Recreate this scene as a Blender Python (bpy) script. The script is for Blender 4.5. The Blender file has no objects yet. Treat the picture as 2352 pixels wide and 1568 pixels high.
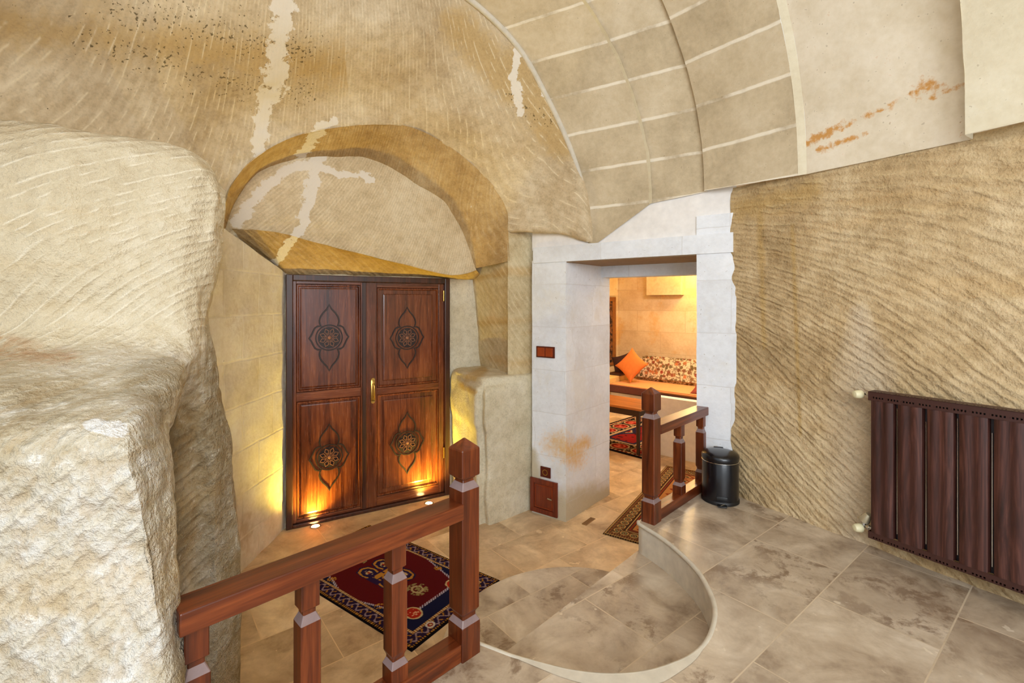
import bpy, bmesh, math, random
import numpy as np
from mathutils import Vector, Matrix, noise as mnoise
random.seed(7); np.random.seed(7)
scn = bpy.context.scene
COL = scn.collection
PI = math.pi
# ------------------------------------------------------------------ frame
W, H, F, CX, HY, HC = 2352, 1568, 1089.0, 1176.0, 694.0, 1.3
FL = -0.525                                    # lower floor level (platform = 0)
def P(px, py, Y):                              # point seen at (px,py) standing at depth Y
    return Vector(((px-CX)/F*Y, Y, HC+(HY-py)/F*Y))
def PZ(px, py, z):                             # point on a horizontal level
    return P(px, py, F*(HC-z)/(py-HY))
class VPlane:                                  # vertical plane through p0 with direction e
    def __init__(s, p0, e):
        s.p = Vector(p0); s.e = Vector(e).normalized(); s.n = Vector((-s.e.y, s.e.x))
    def px(s, px, py=HY):
        a = (px-CX)/F
        t = (a*s.p.y-s.p.x)/(s.e.x-a*s.e.y)
        return P(px, py, s.p.y+t*s.e.y)
    def off(s, d): return VPlane(s.p+s.n*d, s.e)
E30 = (0.8635, 0.5045)
DOOR = VPlane((-1.83, 3.83), E30)
OUT  = VPlane((-1.83, 3.06), E30)
TYM  = VPlane((-1.83, 3.464), E30)
DWAY = VPlane((1.505, 3.196), (0.8192, -0.5736))
RW_P = Vector((1.505, 3.196)); RW_D = Vector((0.515, -0.857)).normalized(); RW_M = Vector((-0.857, -0.515)).normalized()
RAILD = Vector((0.7071, 0.7071))
def c(r, g, b, a=1.0):
    f = lambda v: (v/255/12.92 if v/255 <= 0.04045 else ((v/255+0.055)/1.055)**2.4)
    return (f(r), f(g), f(b), a)
# ------------------------------------------------------------------ node helpers
class M:
    def __init__(s, name):
        s.m = bpy.data.materials.new(name); s.m.use_nodes = True
        s.t = s.m.node_tree; s.N = s.t.nodes; s.L = s.t.links
        s.b = s.N['Principled BSDF']
    def n(s, typ, **kw):
        x = s.N.new(typ)
        for k, v in kw.items():
            if k in x.inputs.keys() if isinstance(k, str) else False: pass
            setattr(x, k, v)
        return x
    def put(s, x, k, v):
        i = x.inputs[k]
        if hasattr(v, 'is_linked') or hasattr(v, 'links'): s.L.new(v, i)
        else: i.default_value = v
    def coord(s, which='Object'): return s.n('ShaderNodeTexCoord').outputs[which]
    def mapping(s, src, rot=(0,0,0), scale=(1,1,1), loc=(0,0,0)):
        x = s.n('ShaderNodeMapping'); s.L.new(src, x.inputs['Vector'])
        x.inputs['Rotation'].default_value = rot; x.inputs['Scale'].default_value = scale; x.inputs['Location'].default_value = loc
        return x.outputs[0]
    def noise(s, src, scale, detail=4, rough=0.55, dist=0.0):
        x = s.n('ShaderNodeTexNoise'); s.L.new(src, x.inputs['Vector'])
        x.inputs['Scale'].default_value = scale; x.inputs['Detail'].default_value = detail
        x.inputs['Roughness'].default_value = rough; x.inputs['Distortion'].default_value = dist
        return x.outputs['Fac']
    def vor(s, src, scale, out='Distance', feat='F1', rand=1.0):
        x = s.n('ShaderNodeTexVoronoi', feature=feat); s.L.new(src, x.inputs['Vector']); x.inputs['Scale'].default_value = scale
        x.inputs['Randomness'].default_value = rand
        return x.outputs[out]
    def wave(s, src, scale, dist=2.0, detail=2.0, dscale=1.0, direction='X', profile='SIN'):
        x = s.n('ShaderNodeTexWave', wave_type='BANDS', bands_direction=direction, wave_profile=profile); s.L.new(src, x.inputs['Vector'])
        for k, v in (('Scale', scale), ('Distortion', dist), ('Detail', detail), ('Detail Scale', dscale)): x.inputs[k].default_value = v
        return x.outputs['Fac']
    def math(s, op, a, b=None, c3=None, clamp=False):
        x = s.n('ShaderNodeMath', operation=op); x.use_clamp = clamp
        s.put(x, 0, a)
        if b is not None: s.put(x, 1, b)
        if c3 is not None: s.put(x, 2, c3)
        return x.outputs[0]
    def ramp(s, fac, stops):
        x = s.n('ShaderNodeValToRGB'); s.L.new(fac, x.inputs[0]); e = x.color_ramp.elements
        while len(e) < len(stops): e.new(0.5)
        for i, (p, col) in enumerate(stops):
            e[i].position = p; e[i].color = col if isinstance(col, tuple) else (col, col, col, 1)
        return x.outputs[0]
    def step(s, fac, lo, hi):
        x = s.n('ShaderNodeMapRange'); s.L.new(fac, x.inputs[0]); x.interpolation_type = 'SMOOTHSTEP'
        x.inputs[1].default_value = lo; x.inputs[2].default_value = hi
        return x.outputs[0]
    def mix(s, fac, a, b, mode='MIX'):
        x = s.n('ShaderNodeMix', data_type='RGBA', blend_type=mode)
        s.put(x, 0, fac); s.put(x, 6, a); s.put(x, 7, b)
        return x.outputs[2]
    def attr(s, name, out='Fac'):
        return s.n('ShaderNodeAttribute', attribute_name=name).outputs[out]
    def bump(s, h, strength=0.5, dist=0.02, prev=None):
        x = s.n('ShaderNodeBump'); s.L.new(h, x.inputs['Height']); x.inputs['Strength'].default_value = strength; x.inputs['Distance'].default_value = dist
        if prev is not None: s.L.new(prev, x.inputs['Normal'])
        return x.outputs[0]
    def done(s, col, rough=0.8, normal=None, metal=0.0, coat=0.0, spec=None, emis=None, estr=0.0):
        s.put(s.b, 'Base Color', col); s.put(s.b, 'Roughness', rough); s.put(s.b, 'Metallic', metal)
        if coat: s.b.inputs['Coat Weight'].default_value = coat; s.b.inputs['Coat Roughness'].default_value = 0.12
        if spec is not None: s.b.inputs['Specular IOR Level'].default_value = spec
        if normal is not None: s.L.new(normal, s.b.inputs['Normal'])
        if emis is not None: s.put(s.b, 'Emission Color', emis); s.b.inputs['Emission Strength'].default_value = estr
        return s.m
def plain(name, col, rough=0.5, metal=0.0, var=0.0, **kw):
    m = M(name)
    if var:
        n = m.noise(m.coord(), 18, 5)
        d = tuple(max(0, x*(1-var)) for x in col[:3])+(1,); l = tuple(min(1, x*(1+var)) for x in col[:3])+(1,)
        return m.done(m.ramp(n, [(0.3, d), (0.7, l)]), rough, m.bump(n, 0.08, 0.004), metal, **kw)
    return m.done(col, rough, None, metal, **kw)
def rock(name, lo, mid, hi, period=0.05, gstr=0.4, streak=c(236,222,190), streak_amt=0.5, pits=0.0, horizontal=0.0, gd=0.02, wob=2.5, fine=0.35, dark=0.12):
    """hand-cut tuff: mottled colour, broken pick strokes running along 'ga' and spaced across 'gc' (metres), white repairs where 'plaster'"""
    m = M(name); co = m.coord()
    n2 = m.noise(co, 15, 4, 0.66); n3 = m.noise(co, 75, 2, 0.6)
    tone = m.attr('tone'); gc_ = m.attr('gc'); ga_ = m.attr('ga')
    t = m.math('ADD', m.math('MULTIPLY', tone, 0.6), m.math('MULTIPLY', n2, 0.4))
    col = m.ramp(t, [(0.34, lo), (0.5, mid), (0.66, hi)])
    if horizontal: col = m.mix(m.math('MULTIPLY', m.attr('strata'), horizontal), col, c(200,160,100))
    on = m.step(m.math('ADD', m.attr('ochre'), m.math('MULTIPLY', m.math('SUBTRACT', n2, 0.5), 0.7)), 0.35, 0.8)
    col = m.mix(m.math('MULTIPLY', on, 0.75), col, c(186,154,98))
    vec = m.n('ShaderNodeCombineXYZ'); m.L.new(m.math('MULTIPLY', gc_, 0.7/period), vec.inputs[0]); m.L.new(m.math('MULTIPLY', ga_, 8.5), vec.inputs[1])
    nz = m.n('ShaderNodeTexNoise', noise_dimensions='2D'); m.L.new(vec.outputs[0], nz.inputs['Vector']); nz.inputs['Scale'].default_value = 1; nz.inputs['Detail'].default_value = 2
    brk = nz.outputs['Fac']
    ph = m.math('ADD', m.math('MULTIPLY', gc_, 2*PI/period), m.math('ADD', m.math('MULTIPLY', tone, wob*2.2), m.math('MULTIPLY', brk, wob*2.2)))
    w = m.math('MULTIPLY_ADD', m.math('SINE', ph), 0.5, 0.5)
    st = m.math('MULTIPLY', m.math('POWER', w, 12), m.step(brk, 0.50, 0.62))
    col = m.mix(m.math('MULTIPLY', st, streak_amt), col, streak)
    col = m.mix(m.math('MULTIPLY', m.math('POWER', m.math('SUBTRACT', 1, w), 4), dark), col, c(136,104,60))
    if pits:
        pn = m.step(m.math('ADD', m.noise(co, 55, 2, 0.55), m.math('MULTIPLY', m.attr('pit'), 0.17)), 0.755, 0.80)
        col = m.mix(m.math('MULTIPLY', pn, pits), col, c(86,72,44))
    col = m.mix(m.math('MULTIPLY', m.attr('pale'), 0.6), col, c(212,196,172))
    col = m.mix(0.55, col, m.ramp(m.math('ADD', m.math('MULTIPLY', n3, 0.6), m.math('MULTIPLY', n2, 0.4)), [(0.36, 0.72), (0.54, 1.0)]), 'MULTIPLY')
    pm = m.step(m.math('ADD', m.attr('plaster'), m.math('MULTIPLY', m.math('SUBTRACT', n2, 0.5), 2.0)), 0.44, 0.58)
    col = m.mix(m.math('MULTIPLY', pm, 0.85), col, c(230,222,208))
    amp = m.math('SUBTRACT', 1, m.math('MULTIPLY', pm, 0.8))
    h = m.math('MULTIPLY', m.math('ADD', m.math('MULTIPLY', m.math('MULTIPLY', w, m.math('ADD', brk, 0.2)), 0.7), m.math('MULTIPLY', n2, 0.6)), amp)
    h = m.math('ADD', h, m.math('MULTIPLY', n3, fine))
    return m.done(col, 0.92, m.bump(h, gstr, gd), spec=0.15)
def ashlar(name, cols, mortar, bw=0.55, rh=0.37, msize=0.006, off=0.5, stain=None, srough=2.4, bumpy=0.25, patch=None, lines=1.0):
    """sawn tuff blocks laid in courses, driven by the UV map in metres"""
    m = M(name); uv = m.coord('UV'); co = m.coord()
    wob = m.n('ShaderNodeMixRGB'); wob.inputs[0].default_value = 0.012
    m.L.new(uv, wob.inputs[1]); nx = m.n('ShaderNodeTexNoise'); nx.inputs['Scale'].default_value = 9; m.L.new(co, nx.inputs['Vector']); m.L.new(nx.outputs['Color'], wob.inputs[2])
    br = m.n('ShaderNodeTexBrick'); m.L.new(wob.outputs[0], br.inputs['Vector'])
    br.offset = off; br.inputs['Scale'].default_value = 1; br.inputs['Brick Width'].default_value = bw; br.inputs['Row Height'].default_value = rh
    br.inputs['Mortar Size'].default_value = msize; br.inputs['Mortar Smooth'].default_value = 0.6; br.inputs['Bias'].default_value = 0
    br.inputs['Color1'].default_value = (0.2,0.2,0.2,1); br.inputs['Color2'].default_value = (0.8,0.8,0.8,1)
    n1 = m.noise(co, 3.2, 5, 0.62); n2 = m.noise(co, 30, 3, 0.62); n3 = n2
    t = m.math('ADD', m.math('MULTIPLY', n1, 0.55), m.math('ADD', m.math('MULTIPLY', n2, 0.25), m.math('MULTIPLY', br.outputs['Color'], 0.2)))
    col = m.ramp(t, [(0.36, cols[0]), (0.5, cols[1]), (0.64, cols[2])])
    if patch:                                        # weathered blotches
        pk = m.step(m.noise(co, 2.1, 5, 0.7), 0.54, 0.68)
        col = m.mix(m.math('MULTIPLY', pk, patch[1]), col, patch[0])
    if stain is not None:
        sm = m.step(m.math('ADD', m.attr('stain'), m.math('MULTIPLY', m.math('SUBTRACT', m.math('ADD', m.math('MULTIPLY', n1, 0.5), m.math('MULTIPLY', n2, 0.5)), 0.5), srough)), 0.35, 0.85)
        col = m.mix(m.math('MULTIPLY', sm, 0.85), col, stain)
        gm = m.step(m.math('ADD', m.attr('damp'), m.math('MULTIPLY', m.math('SUBTRACT', n1, 0.5), 0.8)), 0.35, 0.7)
        col = m.mix(m.math('MULTIPLY', gm, 0.75), col, c(186,170,128))
    sp = m.step(m.noise(co, 60, 1, 0.5), 0.72, 0.78)
    col = m.mix(m.math('MULTIPLY', sp, 0.35), col, c(130,110,80))
    mf = m.math('MULTIPLY', br.outputs['Fac'], m.step(n1, 0.3, 0.55))
    col = m.mix(m.math('MULTIPLY', mf, lines), col, mortar)
    h = m.math('SUBTRACT', m.math('MULTIPLY', n2, 0.7), m.math('MULTIPLY', br.outputs['Fac'], 0.4))
    return m.done(col, 0.88, m.bump(h, bumpy, 0.012), spec=0.2)
def tiles(name, tint=(1,1,1), rough=0.28, dark=0.85):
    """honed travertine slabs 0.61 x 0.41 m"""
    m = M(name); co = m.coord()
    an = math.atan2(0.621, 0.784)
    mp = m.mapping(co, rot=(0, 0, -an), loc=(0.08, 0.016, 0))
    br = m.n('ShaderNodeTexBrick'); m.L.new(mp, br.inputs['Vector'])
    br.offset = 0.5; br.inputs['Scale'].default_value = 1; br.inputs['Brick Width'].default_value = 0.61; br.inputs['Row Height'].default_value = 0.41
    br.inputs['Mortar Size'].default_value = 0.0032; br.inputs['Mortar Smooth'].default_value = 0.3; br.inputs['Bias'].default_value = 0
    br.inputs['Color1'].default_value = (0,0,0,1); br.inputs['Color2'].default_value = (1,1,1,1)
    # each slab has its own veining: shift noise coordinates by the slab's random shade
    cmb = m.n('ShaderNodeVectorMath', operation='MULTIPLY_ADD'); m.L.new(br.outputs['Color'], cmb.inputs[0]); cmb.inputs[1].default_value = (7, 5, 9); m.L.new(mp, cmb.inputs[2])
    v = cmb.outputs[0]
    n1 = m.noise(v, 3.0, 5, 0.65, 0.6); n2 = m.noise(v, 8, 5, 0.72, 0.25)
    T = lambda r, g, b: c(r*tint[0], g*tint[1], b*tint[2])
    t = m.math('ADD', m.math('MULTIPLY', n1, 0.62), m.math('ADD', m.math('MULTIPLY', n2, 0.30), m.math('MULTIPLY', br.outputs['Color'], 0.08)))
    col = m.ramp(t, [(0.36, T(142,124,105)), (0.45, T(176,158,137)), (0.54, T(198,182,161)), (0.66, T(222,209,191))])
    dk = m.math('MULTIPLY', m.step(n2, 0.45, 0.62), m.step(m.noise(v, 1.7, 2), 0.42, 0.60))
    col = m.mix(m.math('MULTIPLY', dk, dark), col, T(122,98,76))
    wf = m.step(m.noise(v, 9, 3, 0.6, 0.2), 0.68, 0.72)
    col = m.mix(m.math('MULTIPLY', wf, 0.5), col, T(238,226,206))
    col = m.mix(m.math('MULTIPLY', br.outputs['Fac'], 0.6), col, T(222,204,176))
    rg = m.math('ADD', rough, m.math('MULTIPLY', n2, 0.2))
    return m.done(col, rg, m.bump(br.outputs['Fac'], -0.1, 0.003), spec=0.45)
def wood(name, dark, mid, light, axis='Z', rough=0.3, coat=0.25, scale=1.0, ring=1.0):
    m = M(name); co = m.coord()
    s = {'X': (0.06, 1, 1), 'Y': (1, 0.06, 1), 'Z': (1, 1, 0.06)}[axis]
    mp = m.mapping(co, scale=tuple(x*scale for x in s))
    inf = m.n('ShaderNodeObjectInfo').outputs['Random']
    sh = m.n('ShaderNodeVectorMath', operation='ADD'); m.L.new(mp, sh.inputs[0]); m.L.new(m.math('MULTIPLY', inf, 17.0), sh.inputs[1])
    mp = sh.outputs[0]
    g1 = m.noise(mp, 22, 4, 0.62, 1.0*ring); g2 = m.noise(mp, 110, 2, 0.6); g3 = m.noise(co, 2.4, 1)
    t = m.math('ADD', m.math('MULTIPLY', g1, 0.6), m.math('ADD', m.math('MULTIPLY', g2, 0.22), m.math('MULTIPLY', g3, 0.18)))
    col = m.ramp(t, [(0.36, dark), (0.5, mid), (0.66, light)])
    return m.done(col, m.math('ADD', rough, m.math('MULTIPLY', g2, 0.12)), None, coat=coat, spec=0.5)
def vcol(name, rough=0.95, bump=0.3, bscale=400):
    m = M(name)
    n = m.noise(m.coord(), bscale, 2)
    col = m.attr('pattern', 'Color')
    col = m.mix(0.25, col, m.mix(1.0, col, m.ramp(n, [(0.3, 0.3), (0.7, 1.0)]), 'MULTIPLY'))
    return m.done(col, rough, m.bump(n, bump, 0.003), spec=0.1)
# ------------------------------------------------------------------ mesh helpers
def link(name, me, mats, parent=None, kind=None):
    o = bpy.data.objects.new(name, me); COL.objects.link(o)
    for m in (mats if isinstance(mats, (list, tuple)) else [mats]): me.materials.append(m)
    if parent is not None: o.parent = parent
    if kind: o['kind'] = kind
    return o
def obj(name, bm, mats, parent=None, smooth=None, kind=None):
    me = bpy.data.meshes.new(name)
    bmesh.ops.recalc_face_normals(bm, faces=bm.faces)
    bm.to_mesh(me); bm.free()
    o = link(name, me, mats, parent, kind)
    if smooth is not None:
        for p in me.polygons: p.use_smooth = True
        me.set_sharp_from_angle(angle=math.radians(smooth))
    return o
def tag(o, label, cat, group=None):
    o['label'] = label; o['category'] = cat
    if group: o['group'] = group
    return o
def thing(name, label, cat, loc=(0,0,0), rz=0.0, group=None):
    o = bpy.data.objects.new(name, None); COL.objects.link(o); o.empty_display_size = 0.1
    o.location = loc; o.rotation_euler = (0, 0, rz)
    return tag(o, label, cat, group)
def NB(): return bmesh.new()
def box(bm, x0, x1, y0, y1, z0, z1, bev=0.0, seg=2, mi=0):
    t = bmesh.new(); bmesh.ops.create_cube(t, size=1)
    for v in t.verts:
        v.co = Vector((x0+(v.co.x+.5)*(x1-x0), y0+(v.co.y+.5)*(y1-y0), z0+(v.co.z+.5)*(z1-z0)))
    if bev: bmesh.ops.bevel(t, geom=t.edges[:], offset=bev, segments=seg, affect='EDGES', profile=0.5)
    merge(bm, t, mi)
def merge(bm, t, mi=0, M4=None):
    if M4 is not None: bmesh.ops.transform(t, matrix=M4, verts=t.verts[:])
    mp = {v: bm.verts.new(v.co) for v in t.verts}
    for f in t.faces:
        try: nf = bm.faces.new([mp[v] for v in f.verts]); nf.material_index = mi
        except ValueError: pass
    t.free()
def stack(bm, rings, ch=0.003, mi=0, cx=0, cy=0):
    """square post: rings of (z, half width), corners eased by ch"""
    prev = None
    for z, h in rings:
        k = min(ch, h*0.4)
        r = [bm.verts.new((cx+x, cy+y, z)) for x, y in ((h-k,-h),(h,-h+k),(h,h-k),(h-k,h),(-h+k,h),(-h,h-k),(-h,-h+k),(-h+k,-h))]
        if prev:
            for i in range(8): f = bm.faces.new((prev[i], prev[(i+1)%8], r[(i+1)%8], r[i])); f.material_index = mi
        else: bm.faces.new(r[::-1])
        prev = r
    bm.faces.new(prev)
def lathe(bm, prof, n=32, M4=None, sx=1.0, sy=1.0, caps=True):
    t = bmesh.new(); prev = None
    for r, z in prof:
        R = [t.verts.new((r*sx*math.cos(2*PI*i/n), r*sy*math.sin(2*PI*i/n), z)) for i in range(n)]
        if prev:
            for i in range(n): t.faces.new((prev[i], prev[(i+1)%n], R[(i+1)%n], R[i]))
        elif caps: t.faces.new(R[::-1])
        prev = R
    if caps: t.faces.new(prev)
    merge(bm, t, 0, M4)
def tube(bm, pts, r, n=10):
    pts = [Vector(p) for p in pts]; prev = None
    for i, p in enumerate(pts):
        d = (pts[min(i+1, len(pts)-1)]-pts[max(i-1, 0)]).normalized()
        a = d.cross(Vector((0,0,1)) if abs(d.z) < 0.9 else Vector((1,0,0))).normalized(); b = d.cross(a)
        rr = r[i] if isinstance(r, (list, tuple)) else r
        R = [bm.verts.new(p+(a*math.cos(2*PI*k/n)+b*math.sin(2*PI*k/n))*rr) for k in range(n)]
        if prev:
            for k in range(n): bm.faces.new((prev[k], prev[(k+1)%n], R[(k+1)%n], R[k]))
        else: bm.faces.new(R[::-1])
        prev = R
    bm.faces.new(prev)
def prism(bm, poly, z0, z1):
    lo = [bm.verts.new((p[0], p[1], z0)) for p in poly]; hi = [bm.verts.new((p[0], p[1], z1)) for p in poly]
    n = len(poly)
    bm.faces.new(lo[::-1]); bm.faces.new(hi)
    for i in range(n): bm.faces.new((lo[i], lo[(i+1)%n], hi[(i+1)%n], hi[i]))
def ribbon(bm, pts, w, y, th, closed=True):
    """raised strip following pts (u,v) on a vertical face; front at y-th"""
    n = len(pts); L = []
    for i in range(n):
        a = Vector(pts[(i-1)%n]) if closed or i else Vector(pts[i]); b = Vector(pts[(i+1)%n]) if closed or i < n-1 else Vector(pts[i])
        d = (b-a); d = d.normalized() if d.length > 1e-9 else Vector((1,0)); nn = Vector((-d.y, d.x))*w/2
        p = Vector(pts[i]); L.append([bm.verts.new((q.x, yy, q.y)) for q, yy in ((p+nn, y), (p+nn*0.8, y-th), (p-nn*0.8, y-th), (p-nn, y))])
    for i in range(n if closed else n-1):
        A, B = L[i], L[(i+1)%n]
        for k in range(3): bm.faces.new((A[k], A[k+1], B[k+1], B[k]))
_perm = np.random.RandomState(3).permutation(256); _perm = np.r_[_perm, _perm]
_grad = np.random.RandomState(4).normal(size=(256, 3)); _grad /= np.linalg.norm(_grad, axis=1, keepdims=True)
def perlin(p):
    i = np.floor(p).astype(int); f = p-i; u = f*f*f*(f*(f*6-15)+10); i &= 255; out = 0
    for dx in (0, 1):
        for dy in (0, 1):
            for dz in (0, 1):
                h = _perm[_perm[_perm[(i[..., 0]+dx) & 255]+((i[..., 1]+dy) & 255)]+((i[..., 2]+dz) & 255)]
                d = (_grad[h]*(f-np.array([dx, dy, dz]))).sum(-1)
                out = out+d*(u[..., 0] if dx else 1-u[..., 0])*(u[..., 1] if dy else 1-u[..., 1])*(u[..., 2] if dz else 1-u[..., 2])
    return out
def fbm(p, oct_=4, gain=0.5):
    a, t = 1.0, 0
    for _ in range(oct_): t = t+a*perlin(p); p = p*2.03+7.1; a *= gain
    return t
def crom(ctrl, n):
    """Catmull-Rom through ctrl (k,...,3) along axis 0, n samples"""
    k = ctrl.shape[0]; t = np.linspace(0, k-1, n); i = np.clip(t.astype(int), 0, k-2); f = (t-i).reshape((-1,)+(1,)*(ctrl.ndim-1))
    p0 = ctrl[np.clip(i-1, 0, k-1)]; p1 = ctrl[i]; p2 = ctrl[i+1]; p3 = ctrl[np.clip(i+2, 0, k-1)]
    return 0.5*(2*p1+(p2-p0)*f+(2*p0-5*p1+4*p2-p3)*f*f+(3*p1-p0-3*p2+p3)*f**3)
def pchip(ctrl, n):
    """monotone cubic through ctrl along axis 0: no overshoot between unevenly spaced points"""
    k = ctrl.shape[0]; dl = np.diff(ctrl, axis=0); m_ = np.zeros_like(ctrl)
    a, b = dl[:-1], dl[1:]; ok = a*b > 0
    m_[1:-1] = np.where(ok, 2*a*b/np.where(ok, a+b, 1), 0); m_[0] = dl[0]; m_[-1] = dl[-1]
    t = np.linspace(0, k-1, n); i = np.clip(t.astype(int), 0, k-2); f = (t-i).reshape((-1,)+(1,)*(ctrl.ndim-1))
    h00 = 2*f**3-3*f**2+1; h10 = f**3-2*f**2+f; h01 = -2*f**3+3*f**2; h11 = f**3-f**2
    return h00*ctrl[i]+h10*m_[i]+h01*ctrl[i+1]+h11*m_[i+1]
def lerp_rows(ctrl, n):
    k = ctrl.shape[0]; t = np.linspace(0, k-1, n); i = np.clip(t.astype(int), 0, k-2); f = (t-i).reshape((-1,)+(1,)*(ctrl.ndim-1))
    return ctrl[i]*(1-f)+ctrl[i+1]*f
def resample(pts, n):
    p = np.array([list(q) for q in pts], float); d = np.r_[0, np.cumsum(np.linalg.norm(np.diff(p, axis=0), axis=1))]
    return np.stack([np.interp(np.linspace(0, d[-1], n), d, p[:, k]) for k in range(p.shape[1])], 1)
def dens(ctrl, nr, nc, lin_r=False, lin_c=False):
    a = np.array([[list(p) for p in r] for r in ctrl], float)
    a = (lerp_rows if lin_r else crom)(a, nr)
    a = np.swapaxes((lerp_rows if lin_c else crom)(np.swapaxes(a, 0, 1), nc), 0, 1)
    return a
def rough_it(g, amp, freq, seed=0.0, amp2=0.0, freq2=9.0, edge=None):
    """push a grid of points along its normals with fractal noise"""
    du = np.gradient(g, axis=0); dv = np.gradient(g, axis=1); n = np.cross(du, dv); n /= (np.linalg.norm(n, axis=2, keepdims=True)+1e-9)
    d = fbm(g*freq+np.array([seed, seed*1.7, -seed]), 4, 0.5)*amp*1.6
    if amp2: d = d+perlin(g*freq2+np.array([seed, 5.3, 9.1]))*amp2*1.6
    return g+n*d[..., None]
def project(g):
    v = g.reshape(-1, 3); Y = np.maximum(v[:, 1], 0.05)
    return np.stack([CX+v[:, 0]/Y*F, HY-(v[:, 2]-HC)/Y*F], 1)
def near_lines(g, lines):
    """1 on the polylines ((x,y,half width)...), fading to 0 at twice the half width - where repairs sit on a surface"""
    p = project(g); out = np.zeros(len(p))
    for ln in lines:
        for a, b in zip(ln[:-1], ln[1:]):
            A = np.array(a[:2], float); B = np.array(b[:2], float); d = B-A; L2 = (d*d).sum()
            t = np.clip(((p-A)@d)/L2, 0, 1); q = A+t[:, None]*d
            w = a[2]*(1-t)+b[2]*t
            out = np.maximum(out, np.clip(1-np.linalg.norm(p-q, axis=1)/(2*w), 0, 1))
    return out
def strokes(g, h_dir, ks):
    """pick-stroke field: gc is constant along lines leaning by k horizontal metres per metre of height"""
    p = g.reshape(-1, 3); px = project(g)[:, 0]; e = p[:, 0]*h_dir[0]+p[:, 1]*h_dir[1]
    k = np.interp(px, ks[0], ks[1]); z = p[:, 2]-1.8; q = np.sqrt(1+k*k)
    return {'gc': (e-k*z)/q, 'ga': (e*k+z)/q}
def sheet(name, g, mat, attrs=None, uv=None, parent=None, kind='structure', flip=False):
    nr, nc = g.shape[:2]
    me = bpy.data.meshes.new(name)
    idx = np.arange(nr*nc).reshape(nr, nc)
    f = np.stack([idx[:-1, :-1], idx[:-1, 1:], idx[1:, 1:], idx[1:, :-1]], -1).reshape(-1, 4)
    if flip: f = f[:, ::-1]
    me.from_pydata(g.reshape(-1, 3).tolist(), [], f.tolist())
    for p in me.polygons: p.use_smooth = True
    attrs = dict(attrs or {}); p3 = g.reshape(-1, 3)
    attrs.setdefault('tone', np.clip(0.5+0.42*fbm(p3*1.5+3.3, 5, 0.6), 0, 1))
    attrs.setdefault('strata', np.clip(fbm(p3*np.array([0.9, 0.9, 9.0])+1.7, 4, 0.6)*2.2-0.25, 0, 1))
    if 'gc' not in attrs: attrs['gc'] = p3[:, 0]*0.6+p3[:, 2]*0.4; attrs['ga'] = p3[:, 2]
    for k, v in attrs.items():
        a = me.attributes.new(k, 'FLOAT', 'POINT'); a.data.foreach_set('value', np.asarray(v, np.float32).ravel())
    if uv is not None:
        l = me.uv_layers.new(name='UVMap'); vi = np.zeros(len(me.loops), np.int32); me.loops.foreach_get('vertex_index', vi)
        l.data.foreach_set('uv', uv.reshape(-1, 2)[vi].astype(np.float32).ravel())
    me.update()
    return link(name, me, mat, parent, kind)
def plane_uv(o, e=None, origin=(0,0)):
    """UV in metres: u along each face's horizontal direction, v = height"""
    me = o.data; l = me.uv_layers.new(name='UVMap')
    for p in me.polygons:
        n = p.normal
        d = Vector((-n.y, n.x, 0)); d = d.normalized() if d.length > 0.2 else Vector((1,0,0))
        for li in p.loop_indices:
            co = me.vertices[me.loops[li].vertex_index].co
            l.data[li].uv = ((co.dot(d), co.z) if abs(n.z) < 0.8 else (co.x, co.y))
def quad_wall(name, a, b, z0, z1, mat, n=(60, 60), rough=(0.004, 3.0), seed=1.0, attrs=None, kind='structure'):
    a = Vector(a); b = Vector(b); L = (b-a).length
    g = np.zeros((n[0], n[1], 3)); uv = np.zeros((n[0], n[1], 2))
    for i, z in enumerate(np.linspace(z0, z1, n[0])):
        for j, t in enumerate(np.linspace(0, 1, n[1])):
            q = a.lerp(b, t); g[i, j] = (q.x, q.y, z); uv[i, j] = (t*L, z)
    if rough[0]: g = rough_it(g, rough[0], rough[1], seed)
    at = {k: f(g) for k, f in (attrs or {}).items()}
    return sheet(name, g, mat, at, uv, kind=kind)
# ------------------------------------------------------------------ materials
ROCK_TOP  = rock('cut_tuff_ceiling', c(186,164,130), c(204,184,151), c(219,203,174), 0.034, 0.35, streak_amt=0.6, pits=0.8, gd=0.006, wob=0.45, dark=0.08)
ROCK_TYM  = rock('cut_tuff_tympanum', c(202,180,142), c(216,196,160), c(226,210,178), 0.026, 0.35, streak_amt=0.5, wob=0.7, gd=0.006)
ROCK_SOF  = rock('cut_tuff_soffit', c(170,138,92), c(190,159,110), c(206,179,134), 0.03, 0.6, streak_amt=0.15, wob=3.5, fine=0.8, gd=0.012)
ROCK_RT   = rock('cut_tuff_right', c(170,145,106), c(197,171,130), c(215,193,155), 0.040, 0.8, streak=c(214,194,150), streak_amt=0.3, gd=0.010, horizontal=0.25, wob=3.0, dark=0.16, fine=0.8)
ROCK_NI   = rock('cut_tuff_niche_side', c(190,168,128), c(206,188,150), c(218,204,170), 0.032, 0.3, streak_amt=0.35, horizontal=0.5, gd=0.008)
STONE_B   = rock('rough_plastered_stone', c(198,186,156), c(212,201,174), c(224,216,194), 0.4, 0.35, streak_amt=0.0, fine=0.7, dark=0.0)
ASH_WHITE = ashlar('white_tuff_ashlar', (c(218,219,222), c(230,233,238), c(240,243,248)), c(214,212,210), 0.62, 0.36, 0.004, stain=c(222,176,96), srough=1.0, bumpy=0.2, patch=(c(224,218,204), 0.35), lines=0.45)
ASH_CREAM = ashlar('cream_tuff_ashlar', (c(200,188,168), c(218,208,192), c(232,226,214)), c(236,228,212), 0.40, 0.30, 0.010, bumpy=0.4, patch=(c(184,158,120), 0.6), lines=0.6)
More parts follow.
